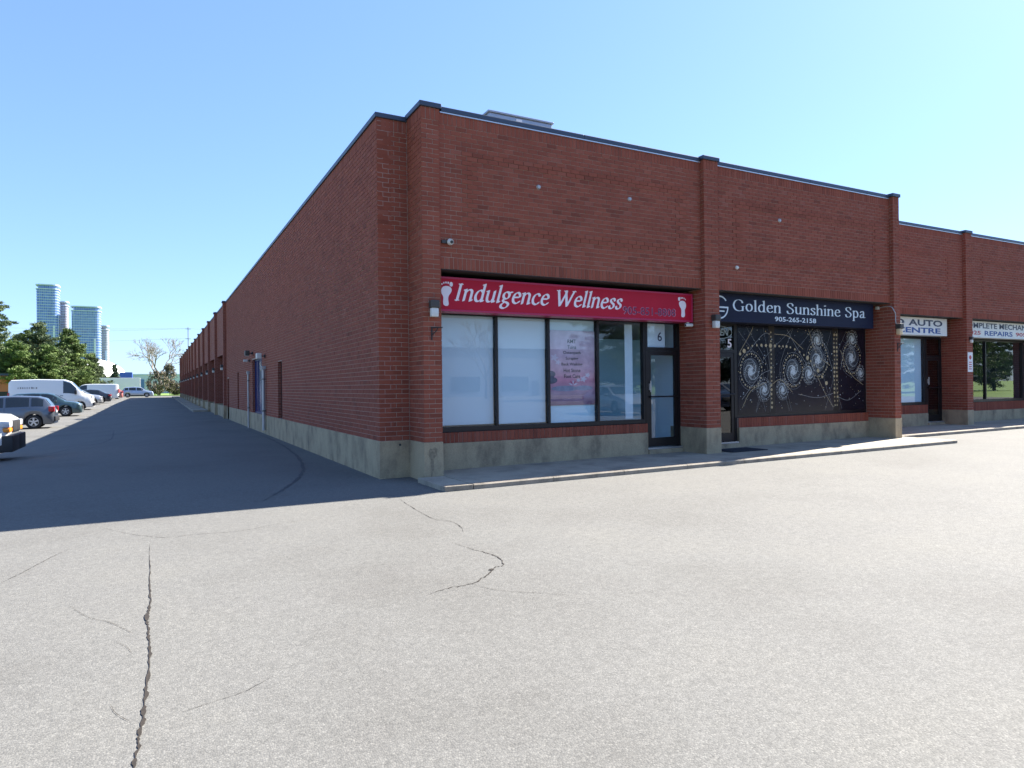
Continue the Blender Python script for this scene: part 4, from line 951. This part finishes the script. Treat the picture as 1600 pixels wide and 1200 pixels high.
SUVS = dict(top=[(-2.25,.72),(-2.22,.98),(-2.12,1.12),(-1.82,1.55),(-1.55,1.64),(-.6,1.69),(.25,1.66),(.55,1.58),(1.25,1.10),(1.9,1.0),(2.2,.86),(2.28,.62)],
 belt=[(-2.25,.7),(-2.1,1.08),(-1.5,1.10),(0,1.04),(1.2,1.0),(2.1,.84),(2.28,.6)], hw=.92, tumble=.74, clear=.24, wr=.355, wheels=(-1.38, 1.30),
 side=[(-1.78,-1.28),(-1.18,-.22),(-.12,.78)], ws=(.58, 1.2), rw=(-2.08,-1.84), mirror=(.72,1.02), handles=(-.95,.12), seams=(-1.22,-.17,.92), cladding=True,
 lamps=[('tail_lamp',-2.26,-2.0,.66,.885,.86,1.12,'tail'), ('head_lamp',1.98,2.2,.5,.84,.70,.86,'headl'), ('rear_bumper',-2.31,-2.1,.0,.8,.36,.62,'blackp'), ('number_plate',-2.275,-2.25,.0,.17,.80,.92,'plate'), ('grille',2.17,2.3,0,.5,.5,.74,'blackp')])
CARS = dict(top=[(-2.2,.7),(-2.15,1.0),(-1.7,1.08),(-1.05,1.42),(-.4,1.47),(.25,1.42),(1.05,1.0),(1.85,.86),(2.2,.72),(2.28,.55)],
 belt=[(-2.2,.66),(-2.1,.95),(-1.2,.98),(.9,.93),(2.1,.7),(2.28,.5)], hw=.88, tumble=.72, clear=.2, wr=.325, wheels=(-1.32, 1.36),
 side=[(-1.15,-.36),(-.26,.62)], ws=(.30, 1.0), rw=(-1.62,-1.1), mirror=(.62,.92), handles=(-.6,.2), seams=(-.31,.78),
 lamps=[('tail_lamp',-2.2,-2.0,.5,.85,.74,.92,'tail'), ('head_lamp',1.95,2.2,.45,.8,.58,.72,'headl'), ('number_plate',-2.215,-2.19,.0,.17,.6,.72,'plate'), ('grille',2.18,2.3,0,.42,.4,.55,'blackp')])
HATCH = dict(CARS, top=[(-1.95,.6),(-1.92,.95),(-1.75,1.2),(-1.35,1.45),(-.4,1.52),(.3,1.46),(1.05,1.02),(1.75,.9),(2.0,.74),(2.07,.52)], belt=[(-1.95,.58),(-1.8,1.0),(.9,.95),(1.9,.72),(2.07,.5)], wheels=(-1.22,1.24), side=[(-1.5,-1.2),(-1.1,-.3),(-.2,.66)], rw=(-1.84,-1.5),
 lamps=[('tail_lamp',-1.96,-1.75,.55,.85,.86,1.05,'tail'), ('head_lamp',1.72,2.0,.42,.8,.62,.78,'headl'), ('grille',1.98,2.08,0,.4,.4,.58,'blackp')])
VANH = dict(top=[(-2.9,.7),(-2.88,2.3),(-2.7,2.52),(-1,2.58),(.9,2.54),(1.35,2.36),(1.98,1.62),(2.22,1.38),(2.78,1.22),(2.95,.95),(2.98,.6)],
 belt=[(-2.9,.68),(-2.86,1.3),(1.2,1.3),(2.1,1.24),(2.75,1.05),(2.98,.58)], hw=1.0, tumble=.86, clear=.26, wr=.35, wheels=(-1.75, 2.0), side=[(.82,1.72)], ws=(1.42, 2.05), rw=(0,0), mirror=(1.72,1.32), mh=.34, mmat='blackp', handles=(.72,), seams=(.62,-.35,1.9), blackh=True,
 lamps=[('tail_lamp',-2.93,-2.84,.82,.95,.9,1.5,'tail'), ('head_lamp',2.62,2.88,.5,.9,.92,1.16,'headl'), ('front_bumper',2.72,3.04,0,.92,.34,.62,'blackp'), ('grille',2.86,2.99,0,.46,.7,.95,'blackp')], rim='blackp')
VANL = dict(VANH, top=[(-2.7,.7),(-2.68,1.9),(-2.5,2.02),(0,2.06),(.95,2.02),(1.3,1.9),(1.85,1.36),(2.1,1.2),(2.6,1.08),(2.78,.9),(2.82,.55)], belt=[(-2.7,.68),(-2.66,1.22),(1.1,1.2),(2.0,1.1),(2.6,.98),(2.82,.52)], side=[(.7,1.6)], ws=(1.33,1.92), wheels=(-1.6,1.85), mirror=(1.6,1.2), seams=(.55,-.4), handles=(.66,),
 lamps=[('tail_lamp',-2.73,-2.64,.8,.97,.9,1.4,'tail'), ('head_lamp',2.45,2.72,.55,.92,.78,1.0,'headl'), ('front_bumper',2.6,2.9,0,.93,.34,.6,'blackp'), ('rear_bumper',-2.82,-2.66,0,.9,.4,.56,'blackp'), ('grille',2.7,2.84,0,.5,.62,.88,'blackp')])
VANE = dict(VANL, top=[(-2.8,.7),(-2.78,1.95),(-2.55,2.08),(0,2.1),(.8,2.06),(1.1,1.95),(1.72,1.36),(1.95,1.24),(2.62,1.16),(2.78,1.06),(2.84,.6)], belt=[(-2.8,.68),(-2.76,1.22),(1.0,1.2),(1.9,1.14),(2.6,1.08),(2.84,.56)], wheels=(-1.55,1.95), ws=(1.14,1.78), side=[(.5,1.5)], mirror=(1.45,1.2),
 lamps=[('head_lamp',2.58,2.85,.52,.93,.86,1.02,'headl'), ('turn_lamp',2.60,2.85,.56,.92,.74,.85,'amber'), ('front_bumper',2.42,2.91,0,.95,.25,.66,'blackp'), ('grille',2.78,2.86,0,.5,.72,1.02,'blackp'), ('tail_lamp',-2.83,-2.74,.8,.95,.9,1.4,'tail')], rim='rim')
WHITE = paint('paint_white', (.72, .72, .70))
def gp(x, y): return (x, y, G(x, y))
vehicle('cargo_van', 'white cargo van with amber turn lamps and black bumper, nose towards the driveway', 'van', VANE, WHITE, gp(-9.44, 10.2), 0)
vehicle('parked_suv', 'slate grey SUV with red tail lamp and silver wheels', 'car', SUVS, paint('paint_slate', (.10, .115, .14), .5), gp(-10.25, 31.2), math.pi)
vehicle('parked_suv', 'dark teal SUV parked between the grey SUV and the high white van', 'car', SUVS, paint('paint_teal', (.045, .085, .095), .4), gp(-10.35, 46.8), 0)
v3 = vehicle('high_roof_van', 'white high-roof van with dark lettering on its side', 'van', VANH, WHITE, gp(-10.95, 56.3), 0)
lt = MB()
for i in range(9):
    x = -2.25+i*.15; w_ = random.uniform(.05, .10); lt.quad((x, -.935, 1.80), (x+w_, -.935, 1.80), (x+w_, -.930, 1.80+random.uniform(.1, .16)), (x, -.930, 1.80+random.uniform(.1, .16)))
lt.build('side_lettering', plain('faded_print', (.20, .19, .19), .6), v3)
vehicle('parked_car', 'silver hatchback with its nose out beside the high white van', 'car', HATCH, paint('paint_silver', (.45, .46, .47), .6), gp(-10.1, 67.6), 0)
vehicle('parked_car', 'dark car with red tail lamps backed out beside the silver hatchback', 'car', CARS, paint('paint_dark', (.03, .032, .04), .3), gp(-9.75, 72.2), math.pi)
vehicle('cargo_van', 'plain white cargo van parked tail out beyond the dark car', 'van', VANL, WHITE, gp(-10.2, 88.5), math.pi)
vehicle('parked_car', 'pale red and white small car just past the plain white van', 'car', HATCH, paint('paint_pale_red', (.42, .16, .14)), gp(-9.3, 97), math.pi)
vehicle('crossing_car', 'silver blue car crossing the far end of the driveway', 'car', SUVS, paint('paint_ice', (.35, .42, .52), .5), gp(-5.9, 113), 0)
# box trailer behind the vans
bt = tag(empty('box_trailer', gp(-12.5, 134), 0), 'long white box trailer standing beyond the parked vans', 'trailer')
m = MB(); m.bevbox((0, 0, 1.1), (6.6, 2.5, 3.5), .04); m.build('box', WHITE, bt); m = MB(); m.box((.2, .3, .75), (6.4, 2.2, 1.1)); m.build('chassis', 'blackp', bt)
m = MB(); m.box((6.62, .05, 1.15), (6.66, 2.45, 3.45)); m.build('rear_door', 'alu', bt)
for x in (1.0, 2.1, 5.2):
    for y in (.15, 2.35): m = MB(); m.tube([(x, y-.12, .45), (x, y+.12, .45)], .47, 20); m.build('wheel', 'tyre', bt, smooth=40)
# vehicles standing across the lot, mirrored in the shop glass
vehicle('parked_car', 'silver sedan facing the shops from across the lot', 'car', CARS, paint('paint_silver2', (.52, .53, .53), .6), gp(17.6, -16.8), R(97), 'vehicles across the lot')
vehicle('parked_suv', 'dark blue SUV facing the shops from across the lot', 'car', SUVS, paint('paint_blue', (.03, .05, .10), .4), gp(23.5, -17.0), R(92), 'vehicles across the lot')

for i, (x, cl, lb, sp_) in enumerate(((29.5, (.35, .36, .37), 'light grey sedan in the row across the lot', CARS), (33.0, (.06, .06, .065), 'black SUV in the row across the lot', SUVS), (36.6, (.30, .03, .03), 'red hatchback in the row across the lot', HATCH), (40.5, (.05, .08, .14), 'blue sedan in the row across the lot', CARS), (46.0, (.5, .5, .48), 'white hatchback in the row across the lot', HATCH))):
    vehicle('parked_car', lb, 'car', sp_, paint('paint_row_%s' % 'abcde'[i], cl, .3), gp(x, -21), R(88+3*i), 'vehicles across the lot')
# ------------------------------------------------------------------ trees
class Leaves:
    """foliage: many small faces spread through clumps, collected as arrays"""
    def __init__(s): s.t = []
    def clump(s, c, r, n, size, flatten=1.0):
        d = rng.normal(size=(n, 3)); d /= np.linalg.norm(d, axis=1)[:, None]
        p = np.array(c)+d*(r*rng.random(n)**.4)[:, None]*np.array([1, 1, flatten])
        a = rng.normal(size=(n, 3))*size*.62; b = rng.normal(size=(n, 3))*size*.38
        s.t.append(np.stack([p-a, p+a, p+b], 1))
    def build(s, name, mat, parent):
        v = np.concatenate(s.t).reshape(-1, 3); n = len(v)//3; me = bpy.data.meshes.new(name)
        me.vertices.add(n*3); me.vertices.foreach_set('co', v.reshape(-1)); me.loops.add(n*3); me.loops.foreach_set('vertex_index', np.arange(n*3))
        me.polygons.add(n); me.polygons.foreach_set('loop_start', np.arange(n)*3); me.polygons.foreach_set('use_smooth', np.zeros(n, bool)); me.update(calc_edges=True)
        me.materials.append(MT[mat]); o = bpy.data.objects.new(name, me); COL.objects.link(o); o.parent = parent; return o
def tri_cloud(m, c, r, n, size, flatten=1.0): m.clump(c, r, n, size, flatten)
def pine(name, label, loc, h, spread, mat, base=.18, n=46, cat='tree', grp='pine trees behind the parked vehicles'):
    r = tag(empty(name, loc), label, cat, grp); t = MB(); lean = rng.normal(size=2)*.03*h
    t.tube([(0, 0, -.2), (lean[0]*.4, lean[1]*.4, h*.4), (lean[0], lean[1], h*.97)], [h*.022, h*.015, h*.003], 8); cr = Leaves()
    for i in range(n):
        f = base+(1-base)*(i+rng.random())/n; z = h*f; az = rng.random()*2*math.pi; ln = spread*(1-f)**.62*(.65+.6*rng.random())+.25
        st = np.array([lean[0]*f, lean[1]*f, z]); en = st+np.array([math.cos(az)*ln, math.sin(az)*ln, ln*(.18+.2*rng.random())])
        t.tube([st, (st+en)/2+[0, 0, -.05*ln], en], [.045+.01*ln, .03, .012], 5)
        k = max(2, int(ln/.38))
        for j in range(k):
            q = (j+1.2)/(k+.6); c = st+(en-st)*q+rng.normal(size=3)*.16*ln*np.array([1, 1, .45])
            tri_cloud(cr, c, .40+.2*rng.random()+.07*ln*(1-q), 100, .17, .42)
    t.build('trunk', 'bark', r, smooth=50); cr.build('crown', mat, r)
    return r
P_ = [(-21.3, 98, 13.2, 3.4, 'pine_b', 'tallest thin-topped pine rising above the other pines'), (-19.6, 105, 9.6, 4.2, 'pine', 'broad pine next to the tallest pine'), (-17.3, 101, 10.4, 4.0, 'pine_b', 'blue-green pine before the left glass tower'), (-15.4, 108, 10.2, 3.8, 'pine', 'loose pine between the two glass towers'), (-13.7, 104, 8.8, 3.4, 'pine', 'pine standing before the right glass tower'), (-12.6, 112, 6.8, 2.6, 'pine_b', 'short pine next to the dark spruces'),
 (-18.8, 94, 7.4, 4.2, 'pine', 'wide low pine directly behind the high-roof van'), (-15.6, 95, 7.0, 3.8, 'pine', 'low pine behind the silver hatchback'), (-22.4, 100, 8.2, 4.2, 'pine', 'round pine behind the orange brick building')]
for x, y, h, s_, mt, lb in P_: pine('pine_tree', lb, gp(x, y), h, s_, mt, base=.1, n=54)
def spruce(loc, h, w, label):
    r = tag(empty('spruce_tree', loc), label, 'tree', 'dark spruces beyond the vans'); t = MB(); t.tube([(0, 0, -.2), (0, 0, h)], [h*.02, .01], 7); cr = Leaves()
    for i in range(60):
        f = .06+.92*(i+rng.random())/60; ln = w*(1-f)*(.75+.4*rng.random())+.08; az = rng.random()*2*math.pi
        for j in range(3): q = (j+1)/3; tri_cloud(cr, (math.cos(az)*ln*q, math.sin(az)*ln*q, h*f-ln*q*.3), .28, 14, .3, .5)
    t.build('trunk', 'bark', r); cr.build('crown', 'spruce', r)
spruce(gp(-13.2, 150), 6.2, 1.9, 'dark pointed spruce standing before the white curved roof'); spruce(gp(-10.9, 152), 6.6, 2.0, 'taller dark spruce beside the blue roof block'); spruce(gp(-15.2, 148), 5.0, 1.8, 'small dark spruce next to the loose pine')
def bare_tree(loc, h, label, grp=None, seed=3, depth=6, mat='bark_pale'):
    r = tag(empty('bare_tree', loc), label, 'tree', grp); rs = np.random.default_rng(seed); t = MB(); b = MB()
    def grow(p, d, ln, rad, k, mb):
        q = p+d*ln*.5+rs.normal(size=3)*ln*.05; e = p+d*ln
        mb.tube([p, q, e], [rad, rad*.85, rad*.66], 6 if k > 3 else 4, cap=False)
        if k == 0: return
        for i in range(3 if k > 1 else 4):
            a = rs.normal(size=3); a -= d*(a@d); a /= np.linalg.norm(a)+1e-9; nd = d*(.82)+a*(.42+.22*rs.random())+np.array([0, 0, .12]); nd /= np.linalg.norm(nd)
            grow(p+d*ln*(.55+.45*rs.random()) if i else e, nd, ln*(.62+.2*rs.random()), max(rad*.62, .019), k-1, b)
    grow(np.array([0., 0, -.1]), np.array([0, 0, 1.]), h*.27, h*.016, depth, t)
    t.build('trunk', mat, r, smooth=60); b.build('branches', mat, r)
    return r
bare_tree(gp(-2.6, 166), 18.5, 'bare leafless tree rising behind the bushy shrub at the driveway end', 'leafless trees', 3, 6)
def shrub(loc, rx, h, label):
    r = tag(empty('shrub', loc), label, 'shrub', 'shrubs at the end of the driveway'); s = MB(); c = Leaves()
    for i in range(14):
        a = rng.random()*6.28; e = (math.cos(a)*rx*.7, math.sin(a)*rx*.7, h*(.5+.4*rng.random())); s.tube([(0, 0, 0), (e[0]*.4, e[1]*.4, e[2]*.6), e], [.07, .05, .02], 5)
    for i in range(60):
        d = rng.normal(size=3); d /= np.linalg.norm(d); p = np.array([d[0]*rx*.8, d[1]*rx*.8, h*.52+d[2]*h*.42]); tri_cloud(c, p, .6, 26, .34)
    s.build('stems', 'bark_pale', r); c.build('crown', 'shrub', r)
shrub(gp(-2.9, 160), 2.6, 5.6, 'brown-green bushy shrub below the bare tree'); shrub(gp(1.3, 166), 1.9, 2.6, 'low dark shrub between the bare tree and the brick building'); shrub(gp(-.4, 163), 1.2, 7.2, 'taller narrow shrub beside the bare tree')

# ------------------------------------------------------------------ distant buildings
m = MB()
m.add([(-30, 131, G(-5, 131)-.1), (6, 131, G(-5, 131)-.1), (6, 131.25, G(-5, 131)-.1), (-30, 131.25, G(-5, 131)-.1), (-30, 131, G(-5, 131)+.12), (6, 131, G(-5, 131)+.12), (6, 131.25, G(-5, 131)+.12), (-30, 131.25, G(-5, 131)+.12)], [(0,3,2,1),(4,5,6,7),(0,1,5,4),(1,2,6,5),(2,3,7,6),(3,0,4,7)])
tag(m.build('kerb', 'kerb'), kind='structure')
def curtain_mat(name, c1, c2, rough=.12):
    m, nt, b = newmat(name); b.inputs['Roughness'].default_value = rough; b.inputs['Specular IOR Level'].default_value = .8
    g = N(nt, 'ShaderNodeNewGeometry'); s = N(nt, 'ShaderNodeSeparateXYZ'); L(nt, g.outputs['Position'], s.inputs[0]); a = N(nt, 'ShaderNodeMath', operation='ADD'); L(nt, s.outputs[0], a.inputs[0]); L(nt, s.outputs[1], a.inputs[1])
    c = N(nt, 'ShaderNodeCombineXYZ'); L(nt, a.outputs[0], c.inputs[0]); L(nt, s.outputs[2], c.inputs[1])
    t = N(nt, 'ShaderNodeTexBrick'); t.offset = 0; L(nt, c.outputs[0], t.inputs['Vector'])
    for k, v in (('Scale', 1), ('Mortar Size', .14), ('Brick Width', 1.7), ('Row Height', 3.1), ('Bias', 0)): t.inputs[k].default_value = v
    t.inputs['Color1'].default_value = rgba(c1); t.inputs['Color2'].default_value = rgba(c2); t.inputs['Mortar'].default_value = rgba((.30, .38, .48)); L(nt, t.outputs[0], b.inputs['Base Color']); return m
MT['curtain'] = curtain_mat('curtain_wall', (.045, .10, .36), (.09, .17, .48)); MT['slab'] = plain('tower_slab', (.46, .52, .62), .7); MT['tower_brown'] = curtain_mat('tower_side', (.16, .13, .16), (.26, .22, .25), .4)
def tower(label, x0, x1, y, d, h, floors, mat, wing=None, crown=True):
    r = tag(empty('glass_tower', ((x0+x1)/2, y, 0)), label, 'tower', 'far residential towers'); w = (x1-x0)/2
    def plan(o, k=5):     # rectangle with rounded ends
        c = d*.2; out = []
        for (sx, sy, a0) in ((1, -1, -90), (1, 1, 0), (-1, 1, 90), (-1, -1, 180)):
            for a in np.linspace(a0, a0+90, k): out.append((sx*(w-c)+(c+o)*math.cos(R(a)), d/2+sy*(d/2-c)+(c+o)*math.sin(R(a))))
        return out
    def prism(m, pl, z0, z1):
        n = len(pl); m.add([(p[0], p[1], z0) for p in pl]+[(p[0], p[1], z1) for p in pl], [(i, (i+1) % n, n+(i+1) % n, n+i) for i in range(n)]+[tuple(range(n))[::-1], tuple(range(n, 2*n))])
    m = MB(); prism(m, plan(0), 0, h-5); m.build('curtain_wall', mat, r)
    fh = (h-8)/floors; m = MB()
    for i in range(1, floors+1): prism(m, plan(.35), i*fh-.2, i*fh+.2)
    tag(m.build('floor_slabs', 'slab', r), kind='stuff')
    m = MB(); prism(m, plan(-1.5), h-5, h-1.2); m.build('penthouse', mat, r)
    m = MB(); prism(m, plan(.9), h-1.2, h); m.build('crown', 'slab', r); m = MB(); prism(m, plan(.9), h-5.6, h-4.9); m.build('crown_band', 'slab', r)
    for px in (-w*.55, w*.62): m = MB(); m.box((px-1.0, -1.0, 0), (px+1.0, .2, h*.62)); m.build('pilaster_strip', 'slab', r)
tower('tall blue glass tower with white floor slabs above the pines', -120, -99.5, 900, 22, 122, 38, MT['curtain'])
tower('slim brown-sided tower tucked behind the tallest blue tower', -104, -93.5, 930, 16, 107, 33, MT['tower_brown'])
tower('broad blue glass tower with white floor slabs above the curved roof', -87, -59, 900, 22, 99, 31, MT['curtain'])
tower('slim brown-sided tower behind the broad blue tower', -66, -52.5, 930, 16, 80, 25, MT['tower_brown'])
# white curved-roof hall
hl = tag(empty('curved_roof_hall', (-25.6, 330, 0)), 'pale hall with a white curved roof beyond the spruces', 'building')
m = MB(); m.box((-14, 0, 0), (7.6, 30, 7.6)); m.build('wall', plain('hall_wall', (.52, .50, .46), .8, noise=.1), hl)
m = MB(); nu, nv = 28, 10; vv = []
for j in range(nv+1):
    e = j/nv*math.pi/2
    for i in range(nu): t = 2*math.pi*i/nu; vv.append((-3.6+14.2*math.cos(e)*math.cos(t), 16+24*math.cos(e)*math.sin(t), 7.7+8.2*math.sin(e)))
m.add(vv, [(j*nu+i, j*nu+(i+1) % nu, (j+1)*nu+(i+1) % nu, (j+1)*nu+i) for j in range(nv) for i in range(nu)])
m.build('roof', plain('white_membrane', (.82, .82, .80), .6), hl, smooth=40)
for i in range(6): m = MB(); m.box((-3+i*1.7, -.05, 5.6), (-2+i*1.7, .02, 7.0)); m.build('window', 'vglass', hl)
# low grey plant with a blue block
gb = tag(empty('warehouse', (-16, 260, 0)), 'pale grey flat-roofed warehouse at the end of the driveway', 'building')
MT['wh'] = plain('warehouse_panel', (.42, .47, .52), .7, noise=.06, scale=.3)
m = MB(); m.box((0, 0, 0), (40, 25, 7.0)); m.build('wall', 'wh', gb); m = MB(); m.box((-.2, -.2, 7.0), (40.2, 25, 7.35)); m.build('roof_edge', 'slab', gb)
m = MB(); m.box((6.2, -.25, .5), (9.2, -.01, 5.4)); m.build('loading_door', plain('dock_blue', (.06, .13, .30), .5), gb)
for i in range(4): m = MB(); m.box((10.2+i*1.8, -.06, 2.0), (11.4+i*1.8, -.002, 4.8)); m.build('window', 'vglass', gb)
bb = tag(empty('blue_block', (-13.7, 245, 0)), 'bright blue metal-clad block in front of the grey warehouse', 'building')
m = MB(); m.box((0, 0, 4.2), (3.6, 6, 7.6)); m.build('upper_block', plain('blue_clad', (.03, .07, .40), .4), bb); m = MB(); m.box((-3.4, .2, 0), (3.4, 6, 4.2)); m.build('lower_wall', plain('cream_wall', (.56, .54, .48), .8), bb); m = MB(); m.box((.1, -.12, .2), (1.9, .19, 2.9)); m.build('door', 'vglass', bb)
ob2 = tag(empty('brick_house', (-29.4, 92, 0)), 'orange-red brick building half hidden by the pines', 'building')
m = MB(); m.box((0, 0, -.5), (10.6, 8, 3.6)); m.build('wall', plain('orange_brick', (.46, .15, .08), .9, noise=.12, scale=2), ob2); m = MB(); m.box((-.2, -.2, 3.6), (10.8, 8.2, 3.85)); m.build('roof', 'cap', ob2)
m = MB(); m.box((8.0, -.05, -.4), (10.0, .02, 1.6)); m.build('door', 'frame', ob2)
for i in range(3): m = MB(); m.box((1+i*2.2, -.04, 1.2), (2.4+i*2.2, .02, 2.6)); m.build('window', 'vglass', ob2)
# utility pole and wires behind the far bays
up = tag(empty('utility_pole', gp(2.6, 140)), 'thin utility pole with crossarms above the far end of the brick building', 'pole')
m = MB(); m.tube([(0, 0, -.3), (0, 0, 13.8)], [.1, .06], 8); m.build('mast', 'bark', up)
for z in (13.4, 11.4): m = MB(); m.box((-.5, -.05, z), (.5, .05, z+.08)); m.build('crossarm', 'bark', up)
for i, (z0, x1_, z1_) in enumerate(((13.6, -60, 14.6), (13.5, -60, 13.4), (11.55, -60, 11.2), (13.55, 70, 14.0))):
    w = tag(empty('overhead_wire', gp(2.6, 140)), ('thin overhead wire running from the utility pole past the towers', 'thin overhead wire running from the utility pole over the roof')[i == 3], 'wire', 'overhead wires' if i != 3 else None)
    m = MB(); m.tube([(x1_*t, 15*t, z0+(z1_-z0)*t-3.0*t*(1-t)) for t in np.linspace(0, 1, 14)], .012, 4); m.build('cable', 'bark', w)
# long building across the lot, behind the camera, that the shop glass mirrors
op = tag(empty('facing_building', (-55, -72, 0)), 'long grey industrial building facing the shops across the lot', 'building')
m = MB(); m.box((0, -18, -.3), (110, 0, 6.6)); m.build('wall', plain('facing_wall', (.30, .32, .35), .85, noise=.1, scale=.4), op); m = MB(); m.box((-.2, -18.2, 6.6), (110.2, .2, 6.85)); m.build('roof_edge', 'cap', op)
m = MB(); m.box((60, -17, 6.86), (66, -6, 9.6)); m.build('stair_tower', 'wh', op)
for i in range(14): m = MB(); m.box((3+i*7.6, -.02, .9), (7.2+i*7.6, .05, 2.9)); m.build('window', 'vglass', op)
for i in range(6): m = MB(); m.box((9+i*18, -.02, -.2), (10.1+i*18, .06, 2.3)); m.build('door', 'frame', op)
bare_tree(gp(-12, -60), 12, 'leafless tree in front of the long grey building across the lot', 'leafless trees', 8, 5)
bare_tree(gp(30, -58), 13, 'leafless tree beside the light pole across the lot', 'leafless trees', 11, 5)
lp = tag(empty('light_pole', gp(12, -34)), 'tall steel lot light pole across from the shops', 'light pole')
m = MB(); m.tube([(0, 0, 0), (0, 0, 9)], [.1, .06], 10); m.build('mast', 'conduit', lp); m = MB(); m.bevbox((-.5, -.15, 8.95), (.5, .15, 9.1), .03); m.build('lamp_head', 'lamp_body', lp); m = MB(); m.disc((0, 0, 0), (0, 0, 1), .3, .6, 14); m.build('base', 'kerb', lp)
for i, (x, y, h, mt, lb) in enumerate(((38, -44, 11, 'pine', 'green pine nearest the light pole across the lot'), (47, -42, 12, 'spruce', 'dark pine across the lot between two green pines'), (55, -40, 12, 'spruce', 'second dark pine of the row across the lot'), (63, -41, 13, 'spruce', 'tall dark pine of the row across the lot'), (72, -42, 12, 'pine_b', 'blue-green pine of the row across the lot'), (82, -40, 12, 'pine', 'broad green pine of the row across the lot'), (91, -40, 11, 'pine', 'sunlit green pine of the row across the lot'), (100, -41, 12, 'pine', 'end pine of the row across the lot'), (110, -42, 12, 'pine', 'outlying pine past the row across the lot'))):
    pine('pine_tree', lb, gp(x, y), h, 5.6, mt, base=.06, n=44, grp='pines across the lot')
